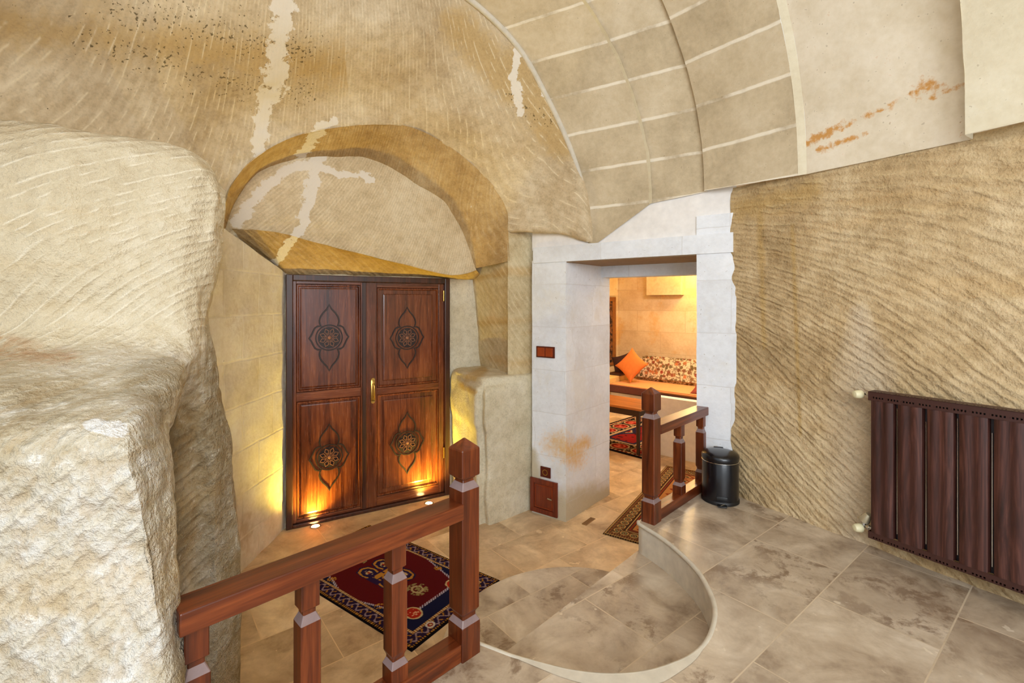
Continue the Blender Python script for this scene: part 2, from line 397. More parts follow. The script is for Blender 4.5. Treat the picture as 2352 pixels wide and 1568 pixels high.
ASH_VAULT = ashlar('vault_blocks', (c(180,163,134), c(200,183,153), c(214,199,172)), c(234,224,204), 50.0, 0.29, 0.015, off=0.0, bumpy=0.3)
PLAST_V   = ashlar('vault_plaster', (c(214,200,174), c(226,214,192), c(236,226,208)), c(214,200,174), 9.0, 9.0, 0.001, stain=c(198,134,30), srough=3.4, bumpy=0.12)
PLAST_R   = ashlar('vault_rib_stone', (c(214,202,174), c(224,214,188), c(232,224,202)), c(214,200,174), 9.0, 9.0, 0.001, bumpy=0.2)
ASH_IN    = ashlar('inner_room_blocks', (c(214,190,158), c(228,208,180), c(238,222,200)), c(208,184,150), 0.9, 0.38, 0.005, bumpy=0.15, patch=(c(222,178,110), 0.6))
PLASTER   = plain('lime_plaster', c(206,198,182), 0.85, var=0.10)
PLASTER_W = plain('white_plaster', c(236,232,228), 0.85, var=0.06)
TILE = tiles('travertine_upper')
TILE2 = tiles('travertine_lower', (1.10, 1.05, 0.96), 0.3, 0.3)
WOODZ = wood('red_brown_wood_z', c(56,18,5), c(100,42,14), c(138,68,28), 'Z')
WOODX = wood('red_brown_wood_x', c(56,18,5), c(100,42,14), c(138,68,28), 'X')
DOORZ = wood('door_wood_z', c(58,22,10), c(104,50,26), c(140,78,44), 'Z', 0.2, 0.5)
DOORX = wood('door_wood_x', c(58,22,10), c(104,50,26), c(140,78,44), 'X', 0.2, 0.5)
DOORF = wood('door_frame_wood', c(36,16,10), c(60,28,18), c(84,42,26), 'Z', 0.32, 0.3)
CARVE = plain('carved_dark_groove', c(34,14,8), 0.45)
ROSE  = plain('carved_rosette', c(142,92,64), 0.4)
BRASS = plain('brass', c(214,176,96), 0.28, 1.0)
RADW  = wood('walnut_foil', c(40,18,14), c(66,34,28), c(98,58,48), 'Z', 0.42, 0.0, 1.0, 3.0)
RADD  = plain('radiator_brown', c(64,34,28), 0.45)
GAPB  = plain('radiator_shadow_steel', c(30,28,34), 0.5)
CHROME= plain('chrome', c(205,205,205), 0.2, 1.0)
IVORY = plain('ivory_plastic', c(226,218,180), 0.4)
BLACK = plain('black_enamel', c(7,8,15), 0.28, coat=0.2)
BLACKP= plain('black_plastic', c(16,16,18), 0.45)
SHEEN  = plain('varnish_sheen', c(136,116,116), 0.32, var=0.15)  # paler chamfer colour that paints in the assumed daylight's reflection
BOXW  = wood('meter_box_wood', c(78,22,8), c(112,40,18), c(134,56,26), 'Z', 0.3, 0.3)
SWITCHW = plain('switch_wood', c(150,58,18), 0.35, var=0.15)
SWITCHD = plain('switch_wood_dark', c(86,26,12), 0.35)
# ------------------------------------------------------------------ camera
cam = bpy.data.cameras.new('camera'); co = bpy.data.objects.new('camera', cam); COL.objects.link(co)
co.location = (0, 0, HC); co.rotation_euler = (PI/2, 0, 0)
cam.sensor_fit = 'HORIZONTAL'; cam.sensor_width = 36; cam.lens = F/W*36; cam.shift_y = -(H/2-HY)/W; cam.clip_start = 0.02
scn.camera = co
# ================================================================== THE SETTING
# ---- left rock mass: plan outlines lofted upwards; each point = (pixel column, depth, height)
def LP(px, Y, z): return ((px-CX)/F*Y, Y, z)
wob_rows = [
 # far left,          mid,                front corner,        A edge,              recess,             recess side,        pillar,              pillar edge,         back joint
 [(-3.2,0.62,-.7),  (-1.5,0.95,-.7), LP(382,1.04,-.7), LP(418,1.14,-.7), LP(330,1.60,-.7), LP(452,1.92,-.7), LP(505,1.98,-.7), LP(556,2.12,-.7), (-1.86,3.0,-.7), (-1.95,3.7,-.7)],
 [(-3.2,0.62,.3),   (-1.5,0.95,.3),  LP(378,1.04,.3),  LP(414,1.14,.3),  LP(330,1.60,.3),  LP(448,1.92,.3),  LP(500,1.98,.3),  LP(545,2.12,.3),  (-1.86,3.0,.3), (-1.95,3.7,.3)],
 [(-3.2,0.62,.68),  (-1.5,0.95,.68), LP(362,1.04,.68), LP(408,1.14,.68), LP(345,1.60,.68), LP(440,1.92,.68), LP(488,1.98,.68), LP(526,2.12,.68), (-1.88,3.0,.68), (-1.97,3.7,.68)],
 [(-3.2,0.62,.85),  (-1.5,0.95,.85), LP(330,1.03,.85), LP(392,1.18,.85), LP(372,1.60,.85), LP(430,1.90,.85), LP(480,1.98,.85), LP(510,2.12,.85), (-1.90,3.0,.85), (-1.99,3.7,.85)],
 [(-3.2,0.62,.96),  (-1.5,0.95,.96), LP(302,1.02,.95), LP(372,1.24,.95), LP(402,1.58,.95), LP(432,1.86,.96), LP(474,1.98,.97), LP(500,2.10,.97), (-1.92,3.0,.97), (-2.0,3.7,.97)],
 [(-3.2,0.66,1.025), (-1.5,0.98,1.025), LP(296,1.07,1.02), LP(382,1.40,1.00), LP(418,1.62,1.01), LP(440,1.84,1.03), LP(470,1.98,1.05), LP(492,2.10,1.05), (-1.94,3.0,1.05), (-2.0,3.7,1.05)],
 [(-3.2,1.00,1.075),LP(60,1.26,1.075), LP(290,1.38,1.07), LP(402,1.60,1.055), LP(428,1.74,1.06), LP(446,1.86,1.08), LP(468,1.98,1.10), LP(486,2.10,1.10), (-1.95,3.0,1.10), (-2.0,3.7,1.10)],
 [(-3.2,1.36,1.15), LP(110,1.66,1.15), LP(310,1.77,1.14), LP(400,1.82,1.13), LP(432,1.86,1.13), LP(450,1.92,1.14), LP(466,2.0,1.15), LP(480,2.10,1.16), (-1.96,3.0,1.16), (-2.0,3.7,1.16)],
 [(-3.2,1.42,1.26), LP(110,1.73,1.26), LP(310,1.84,1.26), LP(400,1.885,1.26), LP(432,1.92,1.26), LP(452,1.96,1.26), LP(468,2.01,1.26), LP(482,2.10,1.26), (-1.96,3.0,1.26), (-2.0,3.7,1.26)],
 [(-3.2,1.38,1.5), LP(110,1.70,1.5), LP(310,1.83,1.5), LP(398,1.89,1.5), LP(435,1.93,1.5), LP(466,1.98,1.5), LP(490,2.03,1.5), LP(506,2.12,1.5), (-1.97,3.0,1.5), (-2.0,3.7,1.5)],
 [(-3.2,1.40,1.74), LP(110,1.73,1.78), LP(310,1.86,1.77), LP(400,1.925,1.75), LP(440,1.96,1.74), LP(474,2.01,1.72), LP(500,2.05,1.70), LP(517,2.13,1.68), (-1.98,3.0,1.68), (-2.0,3.7,1.68)],
 [(-3.2,1.46,1.92), LP(110,1.78,1.935), LP(310,1.90,1.92), LP(400,1.965,1.90), LP(440,1.99,1.88), LP(474,2.03,1.85), LP(500,2.07,1.81), LP(518,2.14,1.78), (-1.98,3.0,1.78), (-2.0,3.7,1.78)],
 [(-3.2,1.60,2.00), LP(110,1.90,2.003), LP(310,2.0,1.985), LP(400,2.045,1.965), LP(440,2.06,1.94), LP(474,2.09,1.91), LP(500,2.12,1.86), LP(517,2.18,1.82), (-1.98,3.0,1.82), (-2.0,3.7,1.82)],
 [(-3.2,2.2,2.02), (-2.0,2.4,2.02), LP(200,2.5,2.02), LP(400,2.55,2.0), LP(430,2.55,2.0), LP(450,2.6,1.98), LP(470,2.65,1.95), LP(480,2.7,1.9), (-1.98,3.0,1.88), (-2.0,3.7,1.88)],
]
gl = pchip(np.array([[list(p) for p in r] for r in wob_rows], float), 200)
gl = np.swapaxes(pchip(np.swapaxes(gl, 0, 1), 260), 0, 1)
gl = rough_it(gl, 0.018, 3.0, 2.0, 0.006, 16.0)
gxx = np.tile(np.linspace(0, 9, 260), (200, 1))
bnd = np.clip(1.3-np.abs(gxx-2.75)/0.6, 0, 1)*np.clip((1.12-gl[..., 2])/0.08, 0, 1)+np.clip(1.3-np.abs(gxx-6.6)/0.6, 0, 1)*np.clip((1.25-gl[..., 2])/0.1, 0, 1)
gl = gl+(np.array([0.7, -0.6, 0.2])*(perlin(gl*np.array([26, 26, 17]))*0.012+perlin(gl*np.array([55, 55, 32]))*0.006)[..., None])*bnd[..., None]
pj = project(gl); xx, yy = pj[:, 0], pj[:, 1]; zz = gl.reshape(-1, 3)[:, 2]
m = M('left_rock')
# the left mass: pale rock, pick furrows slanting down to the left, rough pecked corner band
def left_mat():
    m = M('left_tuff'); co = m.coord()
    n1 = m.attr('tone'); n2 = m.noise(co, 20, 5, 0.7); n3 = m.noise(co, 70, 3, 0.7)
    t = m.math('ADD', m.math('MULTIPLY', n1, 0.55), m.math('MULTIPLY', n2, 0.45))
    up = m.ramp(t, [(0.34, c(198,182,152)), (0.5, c(213,199,170)), (0.66, c(226,215,192))])
    low = m.ramp(t, [(0.36, c(146,128,98)), (0.45, c(182,169,143)), (0.54, c(203,195,178)), (0.66, c(222,220,215))])
    lowm = m.attr('lower')
    col = m.mix(lowm, up, low)
    col = m.mix(m.math('MULTIPLY', m.attr('strata'), 0.4), col, c(204,180,138))
    gc_ = m.attr('gc'); ga_ = m.attr('ga')
    vec = m.n('ShaderNodeCombineXYZ'); m.L.new(m.math('MULTIPLY', gc_, 24.0), vec.inputs[0]); m.L.new(m.math('MULTIPLY', ga_, 20.0), vec.inputs[1])
    nz = m.n('ShaderNodeTexNoise', noise_dimensions='2D'); m.L.new(vec.outputs[0], nz.inputs['Vector']); nz.inputs['Scale'].default_value = 1; nz.inputs['Detail'].default_value = 2
    brk = nz.outputs['Fac']; n1t = m.attr('tone')
    ph = m.math('ADD', m.math('MULTIPLY', gc_, 2*PI/0.030), m.math('ADD', m.math('MULTIPLY', n1t, 1.5), m.math('MULTIPLY', brk, 2.5)))
    w = m.math('MULTIPLY_ADD', m.math('SINE', ph), 0.5, 0.5)
    st = m.math('MULTIPLY', m.math('POWER', w, 12), m.step(brk, 0.45, 0.62))
    led = m.attr('ledge'); st = m.math('MULTIPLY', st, m.math('SUBTRACT', 1, m.math('MAXIMUM', led, m.math('MULTIPLY', lowm, 0.65))))
    col = m.mix(m.math('MULTIPLY', st, 0.5), col, c(246,238,218))
    hz = m.step(m.noise(m.mapping(co, scale=(2.2, 2.2, 26)), 5, 3, 0.6), 0.55, 0.68)
    col = m.mix(m.math('MULTIPLY', m.math('MULTIPLY', hz, led), 0.5), col, c(238,230,212))
    brn = m.step(brk, 0.52, 0.36); col = m.mix(m.math('MULTIPLY', m.math('MULTIPLY', brn, lowm), 0.35), col, c(176,150,108))
    band = m.attr('band')
    recess_shade = m.attr('recess_shade')
    sm = m.step(m.math('ADD', recess_shade, m.math('MULTIPLY', m.math('SUBTRACT', n2, 0.5), 1.0)), 0.4, 0.9)
    col = m.mix(m.math('MULTIPLY', sm, 0.7), col, c(104,92,70))
    ru = m.math('MULTIPLY', m.attr('rust'), m.step(n2, 0.38, 0.55))
    col = m.mix(m.math('MULTIPLY', ru, 0.7), col, c(172,124,74))
    wm = m.step(m.math('ADD', m.attr('plaster'), m.math('MULTIPLY', m.math('SUBTRACT', n2, 0.5), 0.9)), 0.45, 0.6)
    col = m.mix(m.math('MULTIPLY', wm, 0.55), col, c(240,242,246))
    fl = m.step(n2, 0.60, 0.68)
    col = m.mix(m.math('MULTIPLY', m.math('MULTIPLY', fl, lowm), 0.45), col, c(250,246,236))
    peck = m.math('MULTIPLY', n3, band)
    col = m.mix(m.math('MULTIPLY', m.math('MULTIPLY', m.step(n3, 0.5, 0.7), band), 0.3), col, c(160,140,104))
    h = m.math('ADD', m.math('MULTIPLY', m.math('MULTIPLY', w, brk), 0.45), m.math('ADD', m.math('MULTIPLY', n2, 1.1), m.math('MULTIPLY', peck, 1.6)))
    h = m.math('ADD', h, m.math('MULTIPLY', m.math('MULTIPLY', brk, lowm), 0.7)); h = m.math('ADD', h, m.math('MULTIPLY', n3, 0.5)); b = m.bump(h, 0.75, 0.024)
    return m.done(col, 0.93, b, spec=0.12)
gx = np.tile(np.linspace(0, 9, 260), 200)
lower = 1-np.clip((zz-1.03)/0.14, 0, 1)
gp = gl.reshape(-1, 3); hx_ = gp[:, 0]+0.2*gp[:, 1]
kk = np.interp(zz, [0.4, 1.0, 1.2, 1.5, 2.0], [0.9, 0.9, 0.9, 0.55, 0.32])
LSTR = {'gc': (zz-kk*hx_)/np.sqrt(1+kk*kk), 'ga': (hx_+kk*zz)/np.sqrt(1+kk*kk)}
led_ = np.clip((zz-1.0)/0.03, 0, 1)*np.clip((1.18-zz)/0.06, 0, 1)
band = np.clip(1-np.abs(gx-2.55)/0.8, 0, 1)*(zz < 1.1) + np.clip(1-np.abs(gx-6.5)/0.9, 0, 1)*(zz < 1.2)
recess_shade = np.clip(1-np.abs(gx-4.35)/0.75, 0, 1)**0.7*np.clip((1.02-zz)/0.15, 0, 1)*0.95  # shade of the recess, painted into the rock colour
sheet('wall_left', gl, left_mat(), {**LSTR, 'ledge': led_, 'lower': lower, 'band': np.clip(band*1.4, 0, 1), 'recess_shade': recess_shade,
      'plaster': near_lines(gl, [[(205,975,14),(275,985,20)]]),
      'rust': near_lines(gl, [[(-60,800,30),(170,822,12)], [(-60,770,10),(60,785,6)]])})
# ---- rock dome above the arch, ends on the masonry vault at the right
R0 = [(508,600),(516,470),(545,404),(624,338),(722,302),(853,285),(951,296),(1049,351),(1128,423),(1164,482),(1166,532)]
r0 = [tuple(OUT.px(*p)) for p in R0]
r1 = [(450,600,2.92),(440,440,2.86),(460,330,2.86),(550,262,2.95),(680,232,3.12),(850,215,3.36),(985,222,3.52),(1105,290,3.67),(1190,375,3.85),(1228,460,3.96),(1232,529,3.99)]
r2 = [(200,560,2.4),(180,330,2.35),(230,180,2.35),(400,100,2.45),(640,70,2.68),(860,60,2.98),(1035,100,3.34),(1150,190,3.53),(1228,300,3.69),(1275,410,3.82),(1295,530,3.87)]
r3 = [(-200,500,1.9),(-150,150,1.85),(100,-100,1.9),(400,-150,2.15),(700,-150,2.5),(950,-130,3.0),(1080,0,3.28),(1190,110,3.48),(1260,230,3.62),(1310,340,3.72),(1352,545,3.78)]
r4 = [(-700,500,1.3),(-700,0,1.2),(-300,-500,1.2),(200,-600,1.5),(700,-500,2.0),(1000,-300,2.75),(1118,-20,3.36),(1228,98,3.58),(1298,222,3.74),(1345,340,3.85),(1385,552,3.9)]
# a short overhanging lip below the last column
ctrl = [r0]+[[tuple(P(*p)) for p in r] for r in (r1, r2, r3, r4)]
ctrl = [list(r)+[(r[-1][0]+0.03, r[-1][1]+0.16, r[-1][2]+0.015)] for r in ctrl]
gd = dens(ctrl, 150, 240)
gd = rough_it(gd, 0.014, 2.2, 5.0, 0.003, 14.0)
crack = [[(662,-40,28),(640,100,22),(632,190,26),(606,260,20),(596,345,14)], [(766,278,10),(735,300,14),(700,345,12)],
         [(1190,115,9),(1180,180,9),(1196,262,10)], [(1235,175,7),(1250,215,7)]]
dp = project(gd)
och = np.clip(1-np.abs(dp[:,1]-(120+dp[:,0]*0.12-60))/170, 0, 1)*(dp[:,0] < 800)*0.75
och = np.maximum(och, near_lines(gd, [[(1180,150,60),(1240,230,75),(1290,330,45)], [(1050,60,50),(1180,200,50)]])*0.95)
och = np.maximum(och, np.clip((150-dp[:,1])/250, 0, 1)*0.5)
pit = near_lines(gd, [[(180,85,40),(400,150,45),(560,200,40),(720,215,30)], [(1180,230,30),(1260,280,25)], [(300,30,70),(700,120,60)]])
sheet('ceiling', gd, ROCK_TOP, {**strokes(gd, E30, ([0,500,860,1250],[0.8,0.35,-0.25,-0.9])), 'plaster': near_lines(gd, crack), 'ochre': och, 'pit': pit})
# ---- arch soffit, tympanum and its sloping underside
outer = [tuple(OUT.px(*p)) for p in [(512,545)]+R0[1:]+[(1168,600)]]
inn_px = [(519,520),(530,485),(548,452),(591,397),(656,371),(742,360),(827,364),(905,391),(971,430),(1018,466),(1052,516),(1076,568),(1092,616)]
inner = [tuple(TYM.px(*p)) for p in inn_px]
A = resample(outer, 90); B = resample(inner, 90)
def parm(pts, n):          # sample polyline by control index, smooth
    return crom(np.array([list(p) for p in pts]), n)
A = parm(outer, 110); B = parm(inner, 110)
gs = np.stack([A*(1-t)+B*t for t in np.linspace(-0.02, 1.02, 26)])
gs = rough_it(gs, 0.010, 3.0, 8.0, 0.003, 16.0)
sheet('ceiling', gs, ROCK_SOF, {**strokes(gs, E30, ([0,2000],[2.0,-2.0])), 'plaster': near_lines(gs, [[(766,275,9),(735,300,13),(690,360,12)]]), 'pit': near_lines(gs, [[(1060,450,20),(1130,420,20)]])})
bot_px = [(519,524),(560,527),(610,531),(663,540),(720,556),(775,570),(827,582),(885,597),(940,610),(990,623),(1036,632),(1070,628),(1094,620)]
bot = [tuple(TYM.px(*p)) for p in bot_px]
T_ = parm(inner, 110); Bt = parm(bot, 110)
gt = np.stack([T_*(1-t)+Bt*t for t in np.linspace(-0.03, 1.0, 70)])
bulge = np.sin(np.linspace(0, PI, 70))[:, None]*np.sin(np.linspace(0, PI, 110))[None, :]
gt[..., 0] += 0.5045*0.04*bulge; gt[..., 1] -= 0.8635*0.04*bulge
gt = rough_it(gt, 0.008, 3.0, 11.0, 0.002, 16.0)
sheet('wall_back', gt, ROCK_TYM, {**strokes(gt, E30, ([500,750,1100],[1.3,1.0,0.2])), 'plaster': near_lines(gt, [[(548,510,16),(600,440,14),(650,395,12),(735,365,13)], [(735,362,14),(712,440,15),(695,520,12),(672,548,10)],
      [(735,385,12),(770,398,9),(815,402,6)], [(835,400,9),(852,412,9)]])})
head = [tuple(DOOR.px(*p)) for p in [(640,612),(656,627),(700,629),(760,630),(820,632),(880,634),(940,636),(1000,638),(1030,640),(1060,641),(1085,642),(1100,642),(1112,640)]]
Hd = parm(head, 110)
gu = np.stack([Bt*(1-t)+Hd*t for t in np.linspace(-0.02, 1.05, 22)])
gu = rough_it(gu, 0.006, 4.0, 13.0, 0.002, 18.0)
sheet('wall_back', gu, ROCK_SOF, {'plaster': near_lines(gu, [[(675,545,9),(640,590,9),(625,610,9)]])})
# ---- recess: door plane, left reveal (blocks), right reveal, set-back strip beside the pillar
a = DOOR.px(610); b = DOOR.px(1125)
quad_wall('wall_back', (a.x, a.y), (b.x, b.y), FL-0.05, 1.66, STONE_B, (60, 60), (0.004, 5))
gv = np.zeros((60, 40, 3)); uvv = np.zeros((60, 40, 2))
for j, y_ in enumerate(np.linspace(2.6, 3.86, 40)):
    zt = 1.775-(y_-3.03)*0.30
    for i, f_ in enumerate(np.linspace(0, 1, 60)):
        gv[i, j] = (-1.845+0.015*j/39, y_, FL-0.05+f_*(zt-FL+0.05)); uvv[i, j] = (y_, gv[i, j, 2])
sheet('wall_left', rough_it(gv, 0.008, 5, 3.0), ASH_CREAM, None, uvv)
bk = [DOOR.px(1106, 900), DOOR.px(1100, 800), DOOR.px(1092, 700), DOOR.px(1083, 630), DOOR.px(1078, 590)]
fr = [OUT.px(1182, 900), OUT.px(1178, 800), OUT.px(1173, 700), OUT.px(1169, 600), OUT.px(1166, 545)]
lo_b, lo_f = bk[0].copy(), fr[0].copy(); lo_b.z = lo_f.z = FL-0.05
rows_ = [[lo_b, (lo_b+lo_f)/2, lo_f]]
for p, q in zip(bk, fr):
    mid = (p+q)/2; mid += Vector((-0.5, 0.1, 0))*0.02
    rows_.append([p, mid, q])
gr = dens(rows_, 90, 50, lin_r=False)
gr = rough_it(gr, 0.008, 4.0, 17.0)
sheet('wall_right', gr, ROCK_NI, {'ochre': near_lines(gr, [[(1080,640,14),(1180,628,8)], [(1085,745,16),(1175,740,10)]])*0.7})
a = OUT.px(1166); b = OUT.px(1262); o_ = OUT.off(0.03)
quad_wall('wall_back', (a.x, a.y), (b.x, b.y), FL-0.05, 2.0, ROCK_NI, (70, 30), (0.008, 4), 4.0)
# ---- masonry barrel vault
def bm_vault(base, R, th0=0.0, th1=2.0, n=200, inset=0.0):
    pts = []; s_ = []
    for th in th0+(th1-th0)*np.linspace(0, 1, n)**1.35:
        s = R-(R-inset)*math.cos(th); h = (R-inset)*math.sin(th)
        pts.append((base[0]+RW_M.x*s, base[1]+RW_M.y*s, base[2]+h)); s_.append(h if h < 0 else (R-inset)*th+base[2]-2.06)
    return np.array(pts), np.array(s_)
def c0_curve(n=200, dx=0.0):
    tab = np.array([(-0.0,-0.12),(0,0),(.05,.36),(.177,.67),(.387,1.0),(.66,1.33),(1.05,1.55),(1.6,1.68),(2.2,1.55),(2.9,1.0)])
    k = crom(np.c_[tab, np.zeros(len(tab))], n)
    b = (0.611, 3.822, 1.84)
    pts = np.stack([b[0]+RW_M.x*(k[:,0]+dx), b[1]+RW_M.y*(k[:,0]+dx), b[2]+k[:,1]], 1)
    d = np.r_[0, np.cumsum(np.linalg.norm(np.diff(pts, axis=0), axis=1))]
    return pts, d-0.34
def wall_t(t): q = RW_P+RW_D*t; return (q.x, q.y)
def base_at(px, py):
    q = DWAY.px(px, py); return (q.x, q.y, q.z)
def loft(name, curves, mat, us, n=12, attrs=None):
    C_ = np.array([q[0] for q in curves]); V_ = np.array([q[1] for q in curves])
    g = lerp_rows(C_, n*(len(curves)-1)+1); v = lerp_rows(V_, n*(len(curves)-1)+1)
    u = np.interp(np.linspace(0, len(curves)-1, g.shape[0]), range(len(curves)), us)
    uv = np.stack([np.repeat(u[:, None], g.shape[1], 1), v], -1)
    g = rough_it(g, 0.004, 4.0, us[0]+21)
    return sheet(name, g, mat, {k: f(g) for k, f in (attrs or {}).items()}, uv)
TH0 = -0.004
K0 = c0_curve()
b1 = base_at(1495, 465); b2 = base_at(1625, 437)
K1 = bm_vault(b1, 1.62, TH0, 2.0); K2 = bm_vault(b2, 1.875, TH0, 2.0)
K2i = bm_vault(b2, 1.875, TH0, 2.0, inset=0.035)
w3 = wall_t(0.4276); K3 = bm_vault((w3[0], w3[1], 2.06), 2.18, TH0, 2.0)
K3i = bm_vault((w3[0], w3[1], 2.06), 2.18, TH0, 2.0, inset=0.035)
w3b = wall_t(0.47); K3b = bm_vault((w3b[0], w3b[1], 2.06), 2.2, TH0, 2.0, inset=0.02)
w4 = wall_t(1.189); K4 = bm_vault((w4[0], w4[1], 2.06), 2.6, TH0, 2.0)
K4i = bm_vault((w4[0], w4[1], 2.06), 2.6, TH0, 2.0, inset=0.10)
w5 = wall_t(2.1); K5i = bm_vault((w5[0], w5[1], 2.06), 2.6, TH0, 2.0, inset=0.10)
w6 = wall_t(6.5); K6 = bm_vault((w6[0], w6[1], 2.06), 2.6, TH0, 2.0)
K5 = bm_vault((w5[0], w5[1], 2.06), 2.6, TH0, 2.0)
loft('ceiling', [K0, K1], ASH_VAULT, [0.0, 1.0])
loft('ceiling', [K1, K2], ASH_VAULT, [1.0, 2.0])
loft('ceiling', [K2i, K3i], ASH_VAULT, [2.0, 3.0])
loft('ceiling', [K2, K2i], ASH_VAULT, [1.9, 2.0], 3)
loft('ceiling', [K3i, K3b], PLAST_R, [0.0, 0.1], 3)
rust = [[(1850,330,10),(1945,285,9),(2030,250,8),(2070,230,9)], [(2105,222,16),(2125,200,18),(2150,205,16),(2140,225,12)], [(2160,215,8),(2230,190,6)], [(1880,345,6),(1990,305,6)]]
loft('ceiling', [K3b, K4], PLAST_V, [0.0, 1.0], 60, {'stain': lambda g: near_lines(g, rust)*0.72, 'damp': lambda g: near_lines(g, [[(2140,80,60),(2235,150,50)]])*0.45})
loft('ceiling', [K4, K4i], PLAST_R, [0.0, 0.1], 3)
loft('ceiling', [K4i, K5i], PLAST_R, [0.1, 1.0], 20)
loft('ceiling', [K5, K6], ASH_VAULT, [4.0, 8.0])
# mortar seam along the first ring joint
def seam(curve, w):
    pts, _ = curve; bm = NB(); prev = None
    for i, p in enumerate(pts):
        p = Vector(p); q = Vector((RW_D.x, RW_D.y, 0))
        ww = w*(0.7+0.8*abs(mnoise.noise(p*5)))
        inw = Vector((RW_M.x, RW_M.y, -0.3)).normalized()*0.006
        r = [bm.verts.new(p-q*ww+inw), bm.verts.new(p+q*ww+inw)]
        if prev: bm.faces.new((prev[0], prev[1], r[1], r[0]))
        prev = r
    return bm
obj('trim_1', seam(K1, 0.022), PLAST_R, kind='structure', smooth=60)
bm = NB(); tube(bm, [Vector(p) for p in K0[0][16:]], 0.022, 8)
obj('trim_2', bm, PLASTER, kind='structure', smooth=60)
# ---- right wall
def rw_attr_plaster(g): return near_lines(g, [[(1960,760,16),(1985,900,30),(1984,1235,22)]])*0.75
a = wall_t(-0.03); b = wall_t(6.5)
def dense_right():
    n = (130, 330); g = np.zeros(n+(3,))
    ts = np.r_[np.linspace(-0.03, 1.8, 260), np.linspace(1.85, 6.5, 70)]
    for i, z in enumerate(np.linspace(-0.02, 2.075, n[0])):
        for j, t in enumerate(ts):
            q = RW_P+RW_D*t; g[i, j] = (q.x, q.y, z)
    return rough_it(g, 0.016, 2.5, 6.0, 0.005, 11.0)
gR = dense_right()
rp = project(gR)
damp = np.clip((gR.reshape(-1,3)[:,2] < 0.25)*0.0, 0, 1)
RS = (gR.reshape(-1,3)[:,:2]-np.array(RW_P))@np.array(RW_D); Rz_ = gR.reshape(-1,3)[:,2]
Rk = np.interp(Rz_, [0.3, 1.0, 1.5, 2.0], [0.75, 0.75, 0.34, 0.10])
sheet('wall_right', gR, ROCK_RT, {'pale': near_lines(gR, [[(1975,720,14),(1985,860,40),(1975,1000,45),(1960,1240,30)], [(1985,860,30),(2020,890,20)]])**0.6, 'gc': (Rz_+Rk*RS)/np.sqrt(1+Rk**2), 'ga': (RS-Rk*Rz_)/np.sqrt(1+Rk**2), 'ochre': near_lines(gR, [[(1700,480,40),(1860,440,40)], [(1745,480,14),(1755,800,8)], [(1820,520,9),(1838,1000,6)]])*0.8})
# ---- doorway: left pillar, lintels, right pillar, plaster above
C1 = DWAY.px(1222); C2 = DWAY.px(1300); C3 = DWAY.px(1600); C4 = DWAY.px(1691)
JE = Vector((0.927, 4.507))
nD = DWAY.n
def ash_prism(name, poly, z0, z1, mat, fs=None, cuts=56, seed=1.0, amp=0.003):
    bm = NB(); prism(bm, poly, z0, z1)
    bmesh.ops.subdivide_edges(bm, edges=[e for e in bm.edges], cuts=cuts, use_grid_fill=True)
    for v in bm.verts:
        d = mnoise.noise(v.co*6+Vector((seed, 0, 0)))*amp; v.co += Vector((d, -d, d*0.5))
    o = obj(name, bm, mat, kind='structure', smooth=40)
    plane_uv(o)
    g = np.array([v.co[:] for v in o.data.vertices]).reshape(1, -1, 3)
    for k, f in (fs or {}).items():
        at = o.data.attributes.new(k, 'FLOAT', 'POINT'); at.data.foreach_set('value', np.asarray(f(g), np.float32).ravel())
    return o
stn = {'stain': lambda g: near_lines(g, [[(1278,1018,44),(1315,1045,44)], [(1320,1030,26),(1345,1015,24)]])*0.8,
       'damp': lambda g: near_lines(g, [[(1215,1130,60),(1300,1170,60),(1400,1140,40)], [(1222,1040,14),(1226,1100,30)]])*0.8}
ash_prism('wall_back', [(C1.x, C1.y), (C2.x, C2.y), (JE.x, JE.y), (JE.x-0.12, JE.y+0.20), (C1.x+0.15, C1.y+0.55)], FL-0.03, 1.66, ASH_WHITE, stn)
q3 = Vector((C3.x, C3.y)); q4 = Vector((C4.x, C4.y))
ash_prism('wall_back', [tuple(q3), tuple(q4), tuple(q4+nD*0.9), tuple(q3+nD*0.9)], FL-0.03, 1.905, ASH_WHITE, {'stain': lambda g: g[0,:,0]*0, 'damp': lambda g: g[0,:,0]*0}, 20, 3.0)
lin = DWAY.off(-0.012)
l0 = Vector(lin.px(1224)[:2]); l1 = Vector(lin.px(1684)[:2])
bm = NB(); prism(bm, [tuple(l0), tuple(l1), tuple(l1+nD*0.62), tuple(l0+nD*0.62)], 1.638, 1.772)
o = obj('wall_back', bm, ASH_WHITE, kind='structure'); plane_uv(o)
bm = NB(); prism(bm, [tuple(l0+nD*0.6), tuple(l1+nD*0.6), tuple(l1+nD*0.78), tuple(l0+nD*0.78)], 1.53, 1.70)
o = obj('wall_back', bm, ASH_WHITE, kind='structure'); plane_uv(o)
# timber-brown underside of the lintel
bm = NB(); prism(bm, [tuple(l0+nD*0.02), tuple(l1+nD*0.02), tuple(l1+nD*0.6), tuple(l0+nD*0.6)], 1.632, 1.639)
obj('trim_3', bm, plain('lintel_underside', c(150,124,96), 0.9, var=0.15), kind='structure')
up = DWAY.off(0.012); a = up.px(1222); b = up.px(1692)
quad_wall('wall_back', (a.x, a.y), (b.x, b.y), 1.75, 2.25, PLASTER_W, (30, 60), (0.006, 6), 9.0)
# rock-coloured backing added behind the arch to block light leaks
bkp = DOOR.off(0.06); a = bkp.p-bkp.e*1.6; b = bkp.p+bkp.e*2.1
quad_wall('wall_back', tuple(a), tuple(b), FL-0.05, 3.3, ROCK_SOF, (20, 20), (0, 1))  # added backing sheet against light leaks, not a real wall
